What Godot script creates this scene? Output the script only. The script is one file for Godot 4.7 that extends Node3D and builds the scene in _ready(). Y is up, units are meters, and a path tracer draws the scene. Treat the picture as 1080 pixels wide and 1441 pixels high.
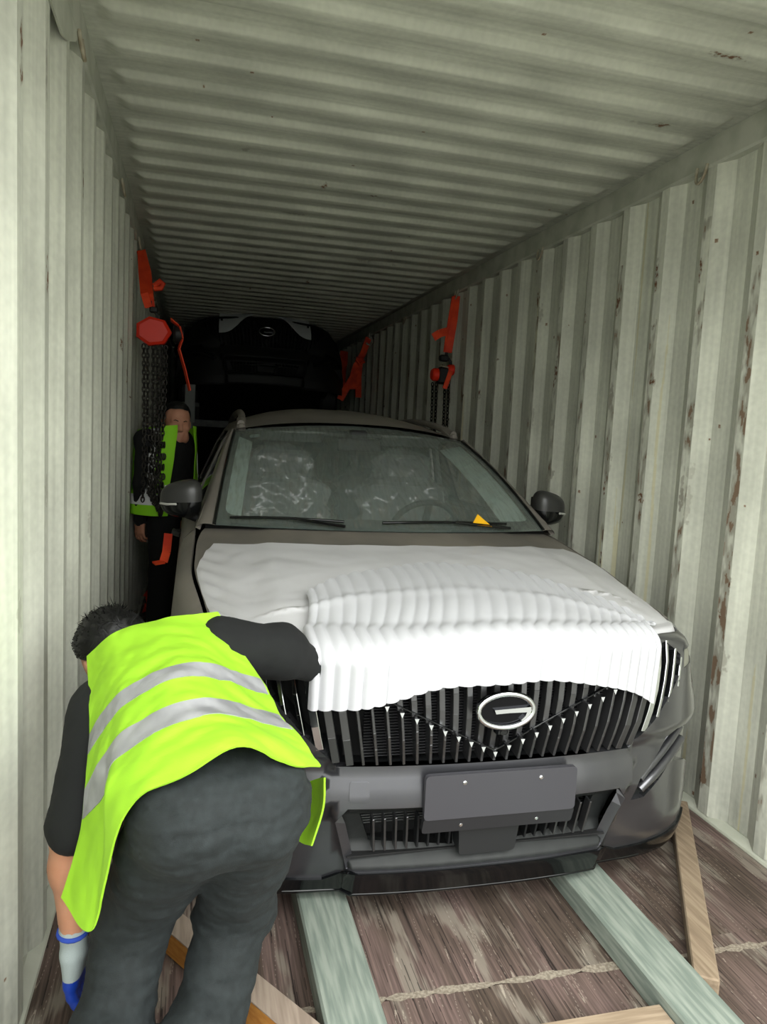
extends Node3D
# Inside of a shipping container seen from its open doors. y up, metres. z = 0 is about where the photographer stands, -z is into the container.

const CAR_AT := Vector3(0.055, 0.0, -1.88)
var counts := {}

class Shape:
	var v := PackedVector3Array()
	var n := PackedVector3Array()
	var t := PackedVector2Array()
	func tri(a: Vector3, b: Vector3, c: Vector3, na: Vector3, nb: Vector3, nc: Vector3, ta := Vector2.ZERO, tb := Vector2.ZERO, tc := Vector2.ZERO) -> void:
		var g := (b - a).cross(c - a)
		if g.length_squared() < 1e-16:
			return
		if g.dot(na + nb + nc) > 0.0:
			v.append(a); v.append(c); v.append(b); n.append(na); n.append(nc); n.append(nb); t.append(ta); t.append(tc); t.append(tb)
		else:
			v.append(a); v.append(b); v.append(c); n.append(na); n.append(nb); n.append(nc); t.append(ta); t.append(tb); t.append(tc)
	func flat(a: Vector3, b: Vector3, c: Vector3, out: Vector3) -> void:
		var g := (b - a).cross(c - a).normalized()
		if g.dot(out) < 0.0:
			g = -g
		tri(a, b, c, g, g, g, Vector2(a.x + a.y, a.z), Vector2(b.x + b.y, b.z), Vector2(c.x + c.y, c.z))
	func quad(a: Vector3, b: Vector3, c: Vector3, d: Vector3, out: Vector3) -> void:
		flat(a, b, c, out); flat(a, c, d, out)
	# a box with chamfered edges
	func box(size: Vector3, at: Transform3D, ch := 0.003) -> void:
		var h := size * 0.5
		ch = minf(ch, minf(h.x, minf(h.y, h.z)) * 0.6)
		var mid := at.origin
		for ax in 3:
			for sg in [-1.0, 1.0]:
				var b := (ax + 1) % 3
				var c := (ax + 2) % 3
				var q := []
				for k in [[-1, -1], [1, -1], [1, 1], [-1, 1]]:
					var p := Vector3.ZERO
					p[ax] = sg * h[ax]; p[b] = k[0] * (h[b] - ch); p[c] = k[1] * (h[c] - ch)
					q.append(at * p)
				var o := Vector3.ZERO
				o[ax] = sg
				quad(q[0], q[1], q[2], q[3], at.basis * o)
		for ax in 3:
			var b := (ax + 1) % 3
			var c := (ax + 2) % 3
			for sb in [-1.0, 1.0]:
				for sc in [-1.0, 1.0]:
					var q := []
					for k in [[-1, 0], [1, 0], [1, 1], [-1, 1]]:
						var p := Vector3.ZERO
						p[ax] = k[0] * (h[ax] - ch)
						p[b] = sb * (h[b] - (ch if k[1] == 1 else 0.0)); p[c] = sc * (h[c] - (0.0 if k[1] == 1 else ch))
						q.append(at * p)
					var o := Vector3.ZERO
					o[b] = sb; o[c] = sc
					quad(q[0], q[1], q[2], q[3], at.basis * o)
		for sx in [-1.0, 1.0]:
			for sy in [-1.0, 1.0]:
				for sz in [-1.0, 1.0]:
					var s := Vector3(sx, sy, sz)
					flat(at * (s * Vector3(h.x, h.y - ch, h.z - ch)), at * (s * Vector3(h.x - ch, h.y, h.z - ch)), at * (s * Vector3(h.x - ch, h.y - ch, h.z)), at.basis * s)
		mid = Vector3.ZERO
	# a beam between two points, width w across, height h along up
	func bar(a: Vector3, b: Vector3, w: float, h: float, up := Vector3.UP, ch := 0.003) -> void:
		var z := (b - a).normalized()
		var x := up.cross(z).normalized()
		box(Vector3(w, h, (b - a).length()), Transform3D(Basis(x, z.cross(x), z), (a + b) * 0.5), ch)
	func tube(p: Array, r, sides := 8, closed := false) -> void:
		var k := p.size()
		var rings := []
		var side := Vector3.ZERO
		for i in k:
			var a: Vector3 = p[(i - 1 + k) % k] if closed else p[maxi(i - 1, 0)]
			var b: Vector3 = p[(i + 1) % k] if closed else p[mini(i + 1, k - 1)]
			var d := (b - a).normalized()
			if side == Vector3.ZERO:
				side = d.cross(Vector3.UP if absf(d.y) < 0.9 else Vector3.RIGHT).normalized()
			side = (side - d * side.dot(d)).normalized()
			var up := d.cross(side)
			var rad: float = r[i] if r is Array else r
			var ring := []
			for j in sides:
				var an := TAU * j / sides
				var o := side * cos(an) + up * sin(an)
				ring.append([p[i] + o * rad, o])
			rings.append(ring)
		for i in (k if closed else k - 1):
			for j in sides:
				var a = rings[i][j]
				var b = rings[i][(j + 1) % sides]
				var c = rings[(i + 1) % k][(j + 1) % sides]
				var d = rings[(i + 1) % k][j]
				tri(a[0], b[0], c[0], a[1], b[1], c[1]); tri(a[0], c[0], d[0], a[1], c[1], d[1])
		if not closed:
			for e in [0, k - 1]:
				var o: Vector3 = (p[0] - p[1]) if e == 0 else (p[k - 1] - p[k - 2])
				for j in range(1, sides - 1):
					flat(rings[e][0][0], rings[e][j][0], rings[e][j + 1][0], o)
	# profile of (radius, along) turned about an axis
	func lathe(prof: Array, at: Transform3D, sides := 24) -> void:
		for i in prof.size() - 1:
			var a: Vector2 = prof[i]
			var b: Vector2 = prof[i + 1]
			var d := b - a
			var nn := Vector2(d.y, -d.x).normalized()
			for j in sides:
				var c0 := TAU * j / sides
				var c1 := TAU * (j + 1) / sides
				var u0 := Vector3(cos(c0), 0, sin(c0))
				var u1 := Vector3(cos(c1), 0, sin(c1))
				var n0 := at.basis * (u0 * nn.x + Vector3.UP * nn.y)
				var n1 := at.basis * (u1 * nn.x + Vector3.UP * nn.y)
				var q := [at * (u0 * a.x + Vector3.UP * a.y), at * (u1 * a.x + Vector3.UP * a.y), at * (u1 * b.x + Vector3.UP * b.y), at * (u0 * b.x + Vector3.UP * b.y)]
				tri(q[0], q[1], q[2], n0, n1, n1); tri(q[0], q[2], q[3], n0, n1, n0)
	# a smooth sheet f(u, v), u and v in 0..1; out tells which side is the front
	func sheet(f: Callable, nu: int, nv: int, sgn := 1.0, thick := 0.0, uvs := Vector2.ONE) -> void:
		var p := []
		for i in nu + 1:
			var row := PackedVector3Array()
			for j in nv + 1:
				row.append(f.call(float(i) / nu, float(j) / nv))
			p.append(row)
		var nn := []
		for i in nu + 1:
			var row := PackedVector3Array()
			for j in nv + 1:
				var du: Vector3 = p[mini(i + 1, nu)][j] - p[maxi(i - 1, 0)][j]
				var dv: Vector3 = p[i][mini(j + 1, nv)] - p[i][maxi(j - 1, 0)]
				row.append(du.cross(dv).normalized() * sgn)
			nn.append(row)
		for side in ([1.0, -1.0] if thick > 0.0 else [1.0]):
			var off := 0.0 if side > 0.0 else -thick
			for i in nu:
				for j in nv:
					var q := []
					for k in [[0, 0], [1, 0], [1, 1], [0, 1]]:
						var a: int = i + k[0]
						var b: int = j + k[1]
						q.append([p[a][b] + nn[a][b] * off, nn[a][b] * side, Vector2(float(a) / nu, float(b) / nv) * uvs])
					tri(q[0][0], q[1][0], q[2][0], q[0][1], q[1][1], q[2][1], q[0][2], q[1][2], q[2][2])
					tri(q[0][0], q[2][0], q[3][0], q[0][1], q[2][1], q[3][1], q[0][2], q[2][2], q[3][2])
		if thick > 0.0:
			var edge := []
			for i in nu:
				edge.append([i, 0, i + 1, 0]); edge.append([i, nv, i + 1, nv])
			for j in nv:
				edge.append([0, j, 0, j + 1]); edge.append([nu, j, nu, j + 1])
			for e in edge:
				var a: Vector3 = p[e[0]][e[1]]
				var b: Vector3 = p[e[2]][e[3]]
				var na: Vector3 = nn[e[0]][e[1]] * thick
				var nb: Vector3 = nn[e[2]][e[3]] * thick
				var mid: Vector3 = p[nu / 2][nv / 2]
				quad(a, b, b - nb, a - na, (a + b) * 0.5 - mid)
	# the part of a curved surface f(Vector2) inside outline less holes; thick > 0 gives it turned-in edges
	func panel(f: Callable, outline: PackedVector2Array, holes: Array, cell: Vector2, off := 0.0, thick := 0.0, sgn := 1.0) -> void:
		var lo := outline[0]
		var hi := outline[0]
		for p in outline:
			lo = lo.min(p); hi = hi.max(p)
		var nx := maxi(1, ceili((hi.x - lo.x) / cell.x))
		var ny := maxi(1, ceili((hi.y - lo.y) / cell.y))
		var step := Vector2((hi.x - lo.x) / nx, (hi.y - lo.y) / ny)
		var near := {}
		for poly in [outline] + holes:
			for i in poly.size():
				var a: Vector2 = poly[i]
				var b: Vector2 = poly[(i + 1) % poly.size()]
				var m := ceili(maxf(absf(b.x - a.x) / step.x, absf(b.y - a.y) / step.y) * 3.0) + 1
				for k in m + 1:
					var c := (a.lerp(b, float(k) / m) - lo) / step
					for ox in [-0.35, 0.35]:
						for oy in [-0.35, 0.35]:
							near[Vector2i(floori(c.x + ox), floori(c.y + oy))] = true
		var cache := {}
		for i in nx:
			for j in ny:
				var c := lo + step * Vector2(i, j)
				var sq := PackedVector2Array([c, c + Vector2(step.x, 0), c + step, c + Vector2(0, step.y)])
				if not near.has(Vector2i(i, j)):
					var mid := c + step * 0.5
					if not Geometry2D.is_point_in_polygon(mid, outline):
						continue
					var inside := false
					for h in holes:
						inside = inside or Geometry2D.is_point_in_polygon(mid, h)
					if inside:
						continue
					_put(f, sq, [0, 1, 2, 0, 2, 3], off, sgn, cache)
					continue
				var bits: Array = Geometry2D.intersect_polygons(sq, outline)
				for h in holes:
					var rest := []
					for b in bits:
						rest.append_array(Geometry2D.clip_polygons(b, h))
					bits = rest
				for b in bits:
					if b.size() > 2:
						_put(f, b, Geometry2D.triangulate_polygon(b), off, sgn, cache)
		if thick > 0.0:
			for poly in [outline] + holes:
				var ccw := not Geometry2D.is_polygon_clockwise(poly)
				for i in poly.size():
					var a: Vector2 = poly[i]
					var b: Vector2 = poly[(i + 1) % poly.size()]
					var m := maxi(1, ceili(maxf(absf(b.x - a.x) / step.x, absf(b.y - a.y) / step.y)))
					for k in m:
						var pa := _at(f, a.lerp(b, float(k) / m), sgn, cache)
						var pb := _at(f, a.lerp(b, float(k + 1) / m), sgn, cache)
						var o: Vector3 = (pb[0] - pa[0]).cross(pa[1])
						if (poly == outline) != ccw:
							o = -o
						if poly != outline:
							o = o
						quad(pa[0] + pa[1] * off, pb[0] + pb[1] * off, pb[0] + pb[1] * (off - thick), pa[0] + pa[1] * (off - thick), o)
	func _at(f: Callable, p: Vector2, sgn: float, cache: Dictionary) -> Array:
		if cache.has(p):
			return cache[p]
		var e := 0.002
		var a: Vector3 = f.call(p)
		var du: Vector3 = f.call(p + Vector2(e, 0)) - f.call(p - Vector2(e, 0))
		var dv: Vector3 = f.call(p + Vector2(0, e)) - f.call(p - Vector2(0, e))
		cache[p] = [a, du.cross(dv).normalized() * sgn]
		return cache[p]
	func _put(f: Callable, poly: PackedVector2Array, tris, off: float, sgn: float, cache: Dictionary) -> void:
		var q := []
		for p in poly:
			q.append(_at(f, p, sgn, cache))
		for k in range(0, tris.size(), 3):
			var a = q[tris[k]]
			var b = q[tris[k + 1]]
			var c = q[tris[k + 2]]
			tri(a[0] + a[1] * off, b[0] + b[1] * off, c[0] + c[1] * off, a[1], b[1], c[1], poly[tris[k]], poly[tris[k + 1]], poly[tris[k + 2]])
	func mesh() -> ArrayMesh:
		var m := ArrayMesh.new()
		if v.is_empty():
			return m
		var a := []
		a.resize(Mesh.ARRAY_MAX)
		a[Mesh.ARRAY_VERTEX] = v; a[Mesh.ARRAY_NORMAL] = n; a[Mesh.ARRAY_TEX_UV] = t
		m.add_surface_from_arrays(Mesh.PRIMITIVE_TRIANGLES, a)
		return m


func numbered(called: String, parent: Node) -> String:
	var key := "%d/%s" % [parent.get_instance_id(), called]
	var k: int = counts.get(key, 0)
	counts[key] = k + 1
	return called if k == 0 else "%s_%03d" % [called, k]


func add(called: String, s, m: Material, parent: Node = self) -> MeshInstance3D:
	var o := MeshInstance3D.new()
	o.mesh = s.mesh() if s is Shape else s
	o.material_override = m
	o.name = numbered(called, parent)
	parent.add_child(o, true)
	return o


func thing(called: String, label: String, category: String, at := Vector3.ZERO, group := "") -> Node3D:
	var o := Node3D.new()
	o.name = numbered(called, self)
	add_child(o, true)
	o.position = at
	tag(o, label, category, group)
	return o


func tag(o: Node, label: String, category: String, group := "") -> void:
	o.set_meta("label", label); o.set_meta("category", category)
	if group:
		o.set_meta("group", group)


func struct(called: String, s, m: Material, label := "") -> MeshInstance3D:
	var o := add(called, s, m)
	o.set_meta("kind", "structure")
	if label:
		o.set_meta("label", label)
	return o


func mat(c: Color, rough := 0.6, metal := 0.0) -> StandardMaterial3D:
	var m := StandardMaterial3D.new()
	m.albedo_color = c; m.roughness = rough; m.metallic = metal
	return m


func noise(freq: float, sd: int, oct := 4) -> FastNoiseLite:
	var f := FastNoiseLite.new()
	f.seed = sd; f.frequency = freq; f.noise_type = FastNoiseLite.TYPE_SIMPLEX_SMOOTH
	f.fractal_type = FastNoiseLite.FRACTAL_FBM; f.fractal_octaves = oct
	return f


func bump(m: StandardMaterial3D, freq: float, sd: int, strength: float, size := 256, scale := Vector3.ONE) -> StandardMaterial3D:
	var t := NoiseTexture2D.new()
	t.width = size; t.height = size; t.seamless = true; t.as_normal_map = true; t.bump_strength = strength; t.noise = noise(freq, sd)
	m.normal_enabled = true; m.normal_texture = t; m.uv1_triplanar = true; m.uv1_scale = scale
	return m


func mottled(a: Color, b: Color, freq: float, sd: int, rough: float, scale := Vector3.ONE, metal := 0.0, size := 256) -> StandardMaterial3D:
	var m := mat(Color.WHITE, rough, metal)
	var t := NoiseTexture2D.new()
	t.width = size; t.height = size; t.seamless = true; t.noise = noise(freq, sd, 5)
	var g := Gradient.new()
	g.set_color(0, a); g.set_color(1, b); g.set_offset(0, 0.25); g.set_offset(1, 0.75)
	t.color_ramp = g
	m.albedo_texture = t; m.uv1_triplanar = true; m.uv1_scale = scale
	return m


func interp(tab: Array, x: float) -> float:
	if x <= tab[0][0]:
		return tab[0][1]
	for i in range(1, tab.size()):
		if x <= tab[i][0]:
			var f: float = (x - tab[i - 1][0]) / (tab[i][0] - tab[i - 1][0])
			return lerpf(tab[i - 1][1], tab[i][1], f)
	return tab[-1][1]


func mirror(p: PackedVector2Array) -> PackedVector2Array:
	var q := PackedVector2Array()
	for i in range(p.size() - 1, -1, -1):
		q.append(Vector2(-p[i].x, p[i].y))
	return q


func rect(a: float, b: float, c: float, d: float) -> PackedVector2Array:
	return PackedVector2Array([Vector2(a, b), Vector2(c, b), Vector2(c, d), Vector2(a, d)])


# outline with rounded corners
func rounded(p: PackedVector2Array, r: float) -> PackedVector2Array:
	var q := PackedVector2Array()
	var k := p.size()
	for i in k:
		var a := p[(i - 1 + k) % k]
		var b := p[i]
		var c := p[(i + 1) % k]
		var ra := minf(r, a.distance_to(b) * 0.45)
		var rc := minf(r, c.distance_to(b) * 0.45)
		var s := b + (a - b).normalized() * ra
		var e := b + (c - b).normalized() * rc
		for j in 5:
			var f := j / 4.0
			q.append(s.lerp(b, f).lerp(b.lerp(e, f), f))
	return q


const PITCH := 0.302
const DOOR_Z := -0.85
const BACK_Z := -12.88
const HALF := 1.17

# painted steel: base paint, rain streaks and rubbed patches that sit on the inner crests
func wall_paint(sd: int, wear: float, base: Color) -> StandardMaterial3D:
	var w := 1536
	var h := 768
	var data := PackedByteArray()
	data.resize(w * h * 3)
	var big := noise(0.006, sd, 3)
	var fine := noise(0.11, sd + 1, 3)
	var streak := noise(0.05, sd + 2, 3)
	var rng := RandomNumberGenerator.new()
	rng.seed = sd
	var f := PackedFloat32Array()
	f.resize(w * h)      # rubbed amount
	var rust := PackedFloat32Array()
	rust.resize(w * h)
	var rib := w / 16.0
	for k in 16:
		var many := int(wear * rng.randf_range(3, 14))
		for j in many:
			var y := int(h * (1.0 - rng.randf_range(0.05, 0.86)))
			var x := int((k + rng.randf_range(-0.03, 0.17)) * rib)
			var rx := rng.randf_range(2, 10)
			var ry := rng.randf_range(2, 26)
			var amt := rng.randf_range(0.25, 0.9)
			var is_rust := rng.randf() < 0.35
			for yy in range(maxi(0, y - int(ry)), mini(h, y + int(ry))):
				for xx in range(x - int(rx), x + int(rx)):
					var e := 1.0 - (pow((xx - x) / rx, 2) + pow((yy - y) / ry, 2))
					e = e + fine.get_noise_2d(xx * 1.3, yy) * 1.1
					if e > 0.25:
						var at := yy * w + posmod(xx, w)
						f[at] = maxf(f[at], amt * minf(1.0, (e - 0.25) * 3.0))
						if is_rust and e > 0.95:
							rust[at] = 0.8
		# long rubbed bands down the near ribs of a worn wall
		if wear > 0.8:
			var x0 := int((k + 0.02) * rib)
			var strong := 0.75 if k == 15 else rng.randf_range(0.1, 0.45)
			for yy in range(int(h * rng.randf_range(0.1, 0.3)), int(h * 0.95)):
				for xx in range(x0, x0 + int(rib * 0.17)):
					var e := fine.get_noise_2d(xx * 0.7, yy * 0.22) * 1.6 + big.get_noise_2d(xx * 3.0, yy * 2.0) + strong - 0.25
					if e > 0.0:
						var at := yy * w + posmod(xx, w)
						f[at] = maxf(f[at], minf(0.8, e * 1.2))
						if e > 0.95:
							rust[at] = 0.5
		# specks of rust
		for j in int(4 * wear) + 1:
			var y := rng.randi_range(20, h - 8)
			var x := int((k + rng.randf()) * rib)
			var r := rng.randi_range(1, 2)
			for yy in range(y - r, y + r):
				for xx in range(x - r, x + r):
					rust[yy * w + posmod(xx, w)] = rng.randf_range(0.3, 0.9)
	for y in h:
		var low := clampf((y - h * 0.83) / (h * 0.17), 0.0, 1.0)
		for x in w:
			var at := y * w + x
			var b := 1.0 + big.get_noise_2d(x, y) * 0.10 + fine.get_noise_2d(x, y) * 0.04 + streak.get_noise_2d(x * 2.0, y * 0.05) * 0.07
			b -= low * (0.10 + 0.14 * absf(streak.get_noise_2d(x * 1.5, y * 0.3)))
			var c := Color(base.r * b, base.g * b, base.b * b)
			if wear > 0.8 and streak.get_noise_2d(x * 0.7 + 400.0, y * 0.02) > 0.55:
				c = c.lerp(Color(0.75, 0.68, 0.42), 0.3)
			c = c.lerp(Color(0.50, 0.48, 0.43), f[at] * 0.7)
			c = c.lerp(Color(0.36, 0.21, 0.12), rust[at])
			data[at * 3] = int(clampf(c.r, 0, 1) * 255); data[at * 3 + 1] = int(clampf(c.g, 0, 1) * 255); data[at * 3 + 2] = int(clampf(c.b, 0, 1) * 255)
	var m := mat(Color.WHITE, 0.55)
	m.albedo_texture = ImageTexture.create_from_image(Image.create_from_data(w, h, false, Image.FORMAT_RGB8, data))
	m.metallic_specular = 0.35
	return m


func wall_uv(p: Vector3) -> Vector2:
	return Vector2((-p.z - 2.65) / (PITCH * 16.0), 1.0 - p.y / 2.69)


func build_wall(sg: float) -> Shape:
	var s := Shape.new()
	var line := []
	var z := DOOR_Z - 0.12
	line.append(Vector2(HALF, z))
	var k := -5
	while true:
		var zk := -2.65 - PITCH * k
		if zk - 0.3 < BACK_Z:
			break
		for q in [[0.248, 0.0], [0.176, 1.0], [0.072, 1.0], [0.0, 0.0]]:
			if zk + q[0] < z - 0.01:
				line.append(Vector2(HALF + 0.035 * q[1], zk + q[0]))
		k += 1
	line.append(Vector2(HALF, BACK_Z))
	for i in line.size() - 1:
		var a: Vector2 = line[i]
		var b: Vector2 = line[i + 1]
		var rows := [0.02, 0.7, 1.4, 2.0, 2.6]
		for r in 4:
			var q := [Vector3(sg * a.x, rows[r], a.y), Vector3(sg * b.x, rows[r], b.y), Vector3(sg * b.x, rows[r + 1], b.y), Vector3(sg * a.x, rows[r + 1], a.y)]
			var nn := Vector3(-sg * absf(b.y - a.y), 0, (b.x - a.x) * -1.0).normalized()
			if absf(b.x - a.x) > 0.001:
				nn = Vector3(-sg * absf(b.y - a.y), 0, signf(a.x - b.x) * absf(b.x - a.x)).normalized()
			s.tri(q[0], q[1], q[2], nn, nn, nn, wall_uv(q[0]), wall_uv(q[1]), wall_uv(q[2]))
			s.tri(q[0], q[2], q[3], nn, nn, nn, wall_uv(q[0]), wall_uv(q[2]), wall_uv(q[3]))
	# outer skin, a little way out
	s.box(Vector3(0.012, 2.62, DOOR_Z - BACK_Z - 0.1), Transform3D(Basis(), Vector3(sg * (HALF + 0.046), 1.31, (DOOR_Z + BACK_Z) / 2)), 0.002)
	return s


func ceiling_y(x: float, z: float) -> float:
	var p := 0.2214
	var f := fposmod((-z - 2.506) / p + 0.5, 1.0)   # 0.5 is the middle of the slope that faces the doors
	var d := 0.0
	if f > 0.43 and f < 0.57:
		d = (f - 0.43) / 0.14
	elif f >= 0.57 and f < 0.86:
		d = 1.0
	elif f >= 0.86:
		d = 1.0 - (f - 0.86) / 0.14
	d = d * d * (3.0 - 2.0 * d)
	var e := clampf((1.125 - absf(x)) / 0.06, 0.0, 1.0)
	e = e * e * (3.0 - 2.0 * e)
	return 2.672 - 0.024 * d * e + 0.004 * sin(z * 1.3 + x) * e


func build_ceiling() -> Shape:
	var s := Shape.new()
	var xs := [-1.165, -1.13, -1.11, -1.09, -1.07, -1.05, -0.6, 0.0, 0.6, 1.05, 1.07, 1.09, 1.11, 1.13, 1.165]
	var zs := []
	var k := -13
	while true:
		var z0: float = -2.506 - 0.2214 * (k - 0.5)
		if z0 < BACK_Z - 0.1:
			break
		for f in [0.0, 0.2, 0.43, 0.465, 0.5, 0.535, 0.57, 0.7, 0.86, 0.895, 0.93, 0.965]:
			zs.append(minf(DOOR_Z, z0 - f * 0.2214))
		k += 1
	for i in zs.size() - 1:
		for j in xs.size() - 1:
			var q := []
			for c in [[i, j], [i + 1, j], [i + 1, j + 1], [i, j + 1]]:
				var x: float = xs[c[1]]
				var z: float = zs[c[0]]
				var e := 0.004
				var nn := -Vector3(-(ceiling_y(x + e, z) - ceiling_y(x - e, z)) / (2 * e), 1.0, -(ceiling_y(x, z + e) - ceiling_y(x, z - e)) / (2 * e)).normalized()
				q.append([Vector3(x, ceiling_y(x, z), z), nn, Vector2((z + 12.0) / 4.8, (x + 1.165) / 2.4)])
			s.tri(q[0][0], q[1][0], q[2][0], q[0][1], q[1][1], q[2][1], q[0][2], q[1][2], q[2][2])
			s.tri(q[0][0], q[2][0], q[3][0], q[0][1], q[2][1], q[3][1], q[0][2], q[2][2], q[3][2])
	s.box(Vector3(2.46, 0.01, DOOR_Z - BACK_Z), Transform3D(Basis(), Vector3(0, 2.70, (DOOR_Z + BACK_Z) / 2)), 0.002)
	return s


func floor_wood(sd: int) -> StandardMaterial3D:
	var w := 1024
	var h := 1024
	var data := PackedByteArray()
	data.resize(w * h * 3)
	var grain := noise(0.05, sd, 4)
	var big := noise(0.006, sd + 1, 3)
	var scratch := noise(0.03, sd + 2, 2)
	var dust := noise(0.012, sd + 3, 4)
	for y in h:
		for x in w:
			var g := grain.get_noise_2d(x * 2.6, y * 0.10) * 0.8 + grain.get_noise_2d(x * 7.0 + 300.0, y * 0.3) * 0.35
			var b := big.get_noise_2d(x, y * 0.5)
			var c := Color(0.40, 0.335, 0.315).lerp(Color(0.31, 0.265, 0.235), clampf(0.5 + b * 1.2, 0, 1))
			c = c * (1.0 + g * 0.40)
			var bare := clampf(dust.get_noise_2d(x * 1.3, y * 0.45) * 3.0 + g * 0.9 - 0.25, 0, 1)
			c = c.lerp(Color(0.53, 0.50, 0.455), bare * 0.75)
			var sc := absf(scratch.get_noise_2d(x * 1.1 + y * 0.12, y * 0.06))
			if sc < 0.014 and dust.get_noise_2d(x + 900.0, y) > 0.0:
				c = c.lerp(Color(0.70, 0.66, 0.60), 0.6)
			if grain.get_noise_2d(x * 3.2 + 77.0, y * 0.07) < -0.42:
				c = c * 0.55
			var at := (y * w + x) * 3
			data[at] = int(clampf(c.r, 0, 1) * 255); data[at + 1] = int(clampf(c.g, 0, 1) * 255); data[at + 2] = int(clampf(c.b, 0, 1) * 255)
	var m := mat(Color.WHITE, 0.75)
	m.albedo_texture = ImageTexture.create_from_image(Image.create_from_data(w, h, false, Image.FORMAT_RGB8, data))
	m.metallic_specular = 0.3
	return m


func lashing_ring(at: Vector3, sg: float, m: Material, parent: Node) -> void:
	var s := Shape.new()
	var p := []
	for k in 9:
		var a := PI * k / 8.0
		p.append(Vector3(sg * -0.012 * sin(a), -0.058 * sin(a), 0.030 * cos(a)))
	p[0].y = 0.012
	p[8].y = 0.012
	s.tube(p, 0.0065, 8)
	var o := add("lashing_ring", s, m, parent)
	o.position = at


func build_setting() -> void:
	var base := Color(0.79, 0.795, 0.74)
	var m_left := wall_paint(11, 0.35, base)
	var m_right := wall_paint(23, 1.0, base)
	var m_roof := wall_paint(37, 0.25, Color(0.745, 0.75, 0.695))
	var m_rail := mottled(Color(0.66, 0.67, 0.61), Color(0.74, 0.745, 0.69), 0.02, 5, 0.55)
	var m_ring := mottled(Color(0.78, 0.77, 0.70), Color(0.5, 0.45, 0.36), 0.05, 9, 0.5)
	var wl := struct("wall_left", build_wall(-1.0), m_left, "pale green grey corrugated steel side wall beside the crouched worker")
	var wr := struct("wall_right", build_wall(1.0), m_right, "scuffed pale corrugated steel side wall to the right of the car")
	struct("ceiling", build_ceiling(), m_roof, "ribbed pale steel container roof")
	var s := Shape.new()
	var rib := 0
	# end wall, corrugated
	var x := -HALF
	while x < HALF:
		var q := [[0.0, 0.0], [0.05, 0.0], [0.1, 1.0], [0.19, 1.0], [0.24, 0.0]]
		for i in 4:
			var a := Vector3(minf(x + q[i][0], HALF), 0.0, BACK_Z - 0.04 * q[i][1])
			var b := Vector3(minf(x + q[i + 1][0], HALF), 0.0, BACK_Z - 0.04 * q[i + 1][1])
			s.quad(a, b, b + Vector3(0, 2.67, 0), a + Vector3(0, 2.67, 0), Vector3(0, 0, 1))
		x += 0.24
		rib += 1
	s.box(Vector3(2.45, 2.9, 0.012), Transform3D(Basis(), Vector3(0, 1.3, BACK_Z - 0.055)), 0.002)
	struct("wall_back", s, m_rail)
	# top and bottom side rails
	for sg in [-1.0, 1.0]:
		s = Shape.new()
		s.box(Vector3(0.06, 0.135, DOOR_Z - BACK_Z), Transform3D(Basis(), Vector3(sg * 1.192, 2.627, (DOOR_Z + BACK_Z) / 2)), 0.008)
		var rail := struct("trim_1" if sg < 0 else "trim_2", s, m_rail, "square steel top rail along the left wall" if sg < 0 else "square steel top rail along the right wall")
		for z in [-1.35, -2.52, -3.9, -5.05, -7.2] if sg < 0 else [-1.35, -2.728, -4.174, -5.62, -7.1, -8.62]:
			lashing_ring(Vector3(sg * 1.158, 2.562, z), sg, m_ring, rail)
		if sg < 0:
			# plate that deepens the rail near the doors
			var p := Shape.new()
			var prof := [Vector2(-0.9, 2.57), Vector2(-0.9, 2.44), Vector2(-2.24, 2.44), Vector2(-2.34, 2.47), Vector2(-2.47, 2.53), Vector2(-2.52, 2.57)]
			for i in range(1, prof.size() - 1):
				for sd in [0.0, 0.006]:
					p.flat(Vector3(-1.163 - sd, prof[0].y, prof[0].x), Vector3(-1.163 - sd, prof[i].y, prof[i].x), Vector3(-1.163 - sd, prof[i + 1].y, prof[i + 1].x), Vector3(1 if sd == 0.0 else -1, 0, 0))
			for i in prof.size():
				var a: Vector2 = prof[i]
				var b: Vector2 = prof[(i + 1) % prof.size()]
				p.quad(Vector3(-1.163, a.y, a.x), Vector3(-1.163, b.y, b.x), Vector3(-1.169, b.y, b.x), Vector3(-1.169, a.y, a.x), Vector3(0, -1, 0))
			add("gusset_plate", p, m_rail, rail)
		s = Shape.new()
		s.box(Vector3(0.05, 0.05, DOOR_Z - BACK_Z), Transform3D(Basis(Vector3(0, 0, 1), sg * 0.5), Vector3(sg * 1.192, 0.0, (DOOR_Z + BACK_Z) / 2)), 0.006)
		struct("baseboard_left" if sg < 0 else "baseboard_right", s, m_rail)
		# door post
		s = Shape.new()
		s.box(Vector3(0.10, 2.72, 0.12), Transform3D(Basis(), Vector3(sg * 1.205, 1.33, DOOR_Z)), 0.01)
		struct("trim_3" if sg < 0 else "trim_4", s, m_rail)
	s = Shape.new()
	s.box(Vector3(2.5, 0.11, 0.12), Transform3D(Basis(), Vector3(0, 2.68, DOOR_Z)), 0.01)
	struct("trim_5", s, m_rail)
	# plywood floor: three strips of boards with joints across, on a sub-floor
	s = Shape.new()
	s.box(Vector3(2.42, 0.10, DOOR_Z - BACK_Z + 0.1), Transform3D(Basis(), Vector3(0, -0.085, (DOOR_Z + BACK_Z) / 2)), 0.004)
	var fl := struct("floor", s, mat(Color(0.17, 0.15, 0.13), 0.9), "worn brown plywood floor with dusty joints")
	var woods := [floor_wood(51), floor_wood(63)]
	var edges := [-1.185, -0.405, 0.44, 1.185]
	var cuts := [DOOR_Z, -1.69, -4.09, -6.49, -8.89, -11.29, BACK_Z]
	var k := 0
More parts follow.
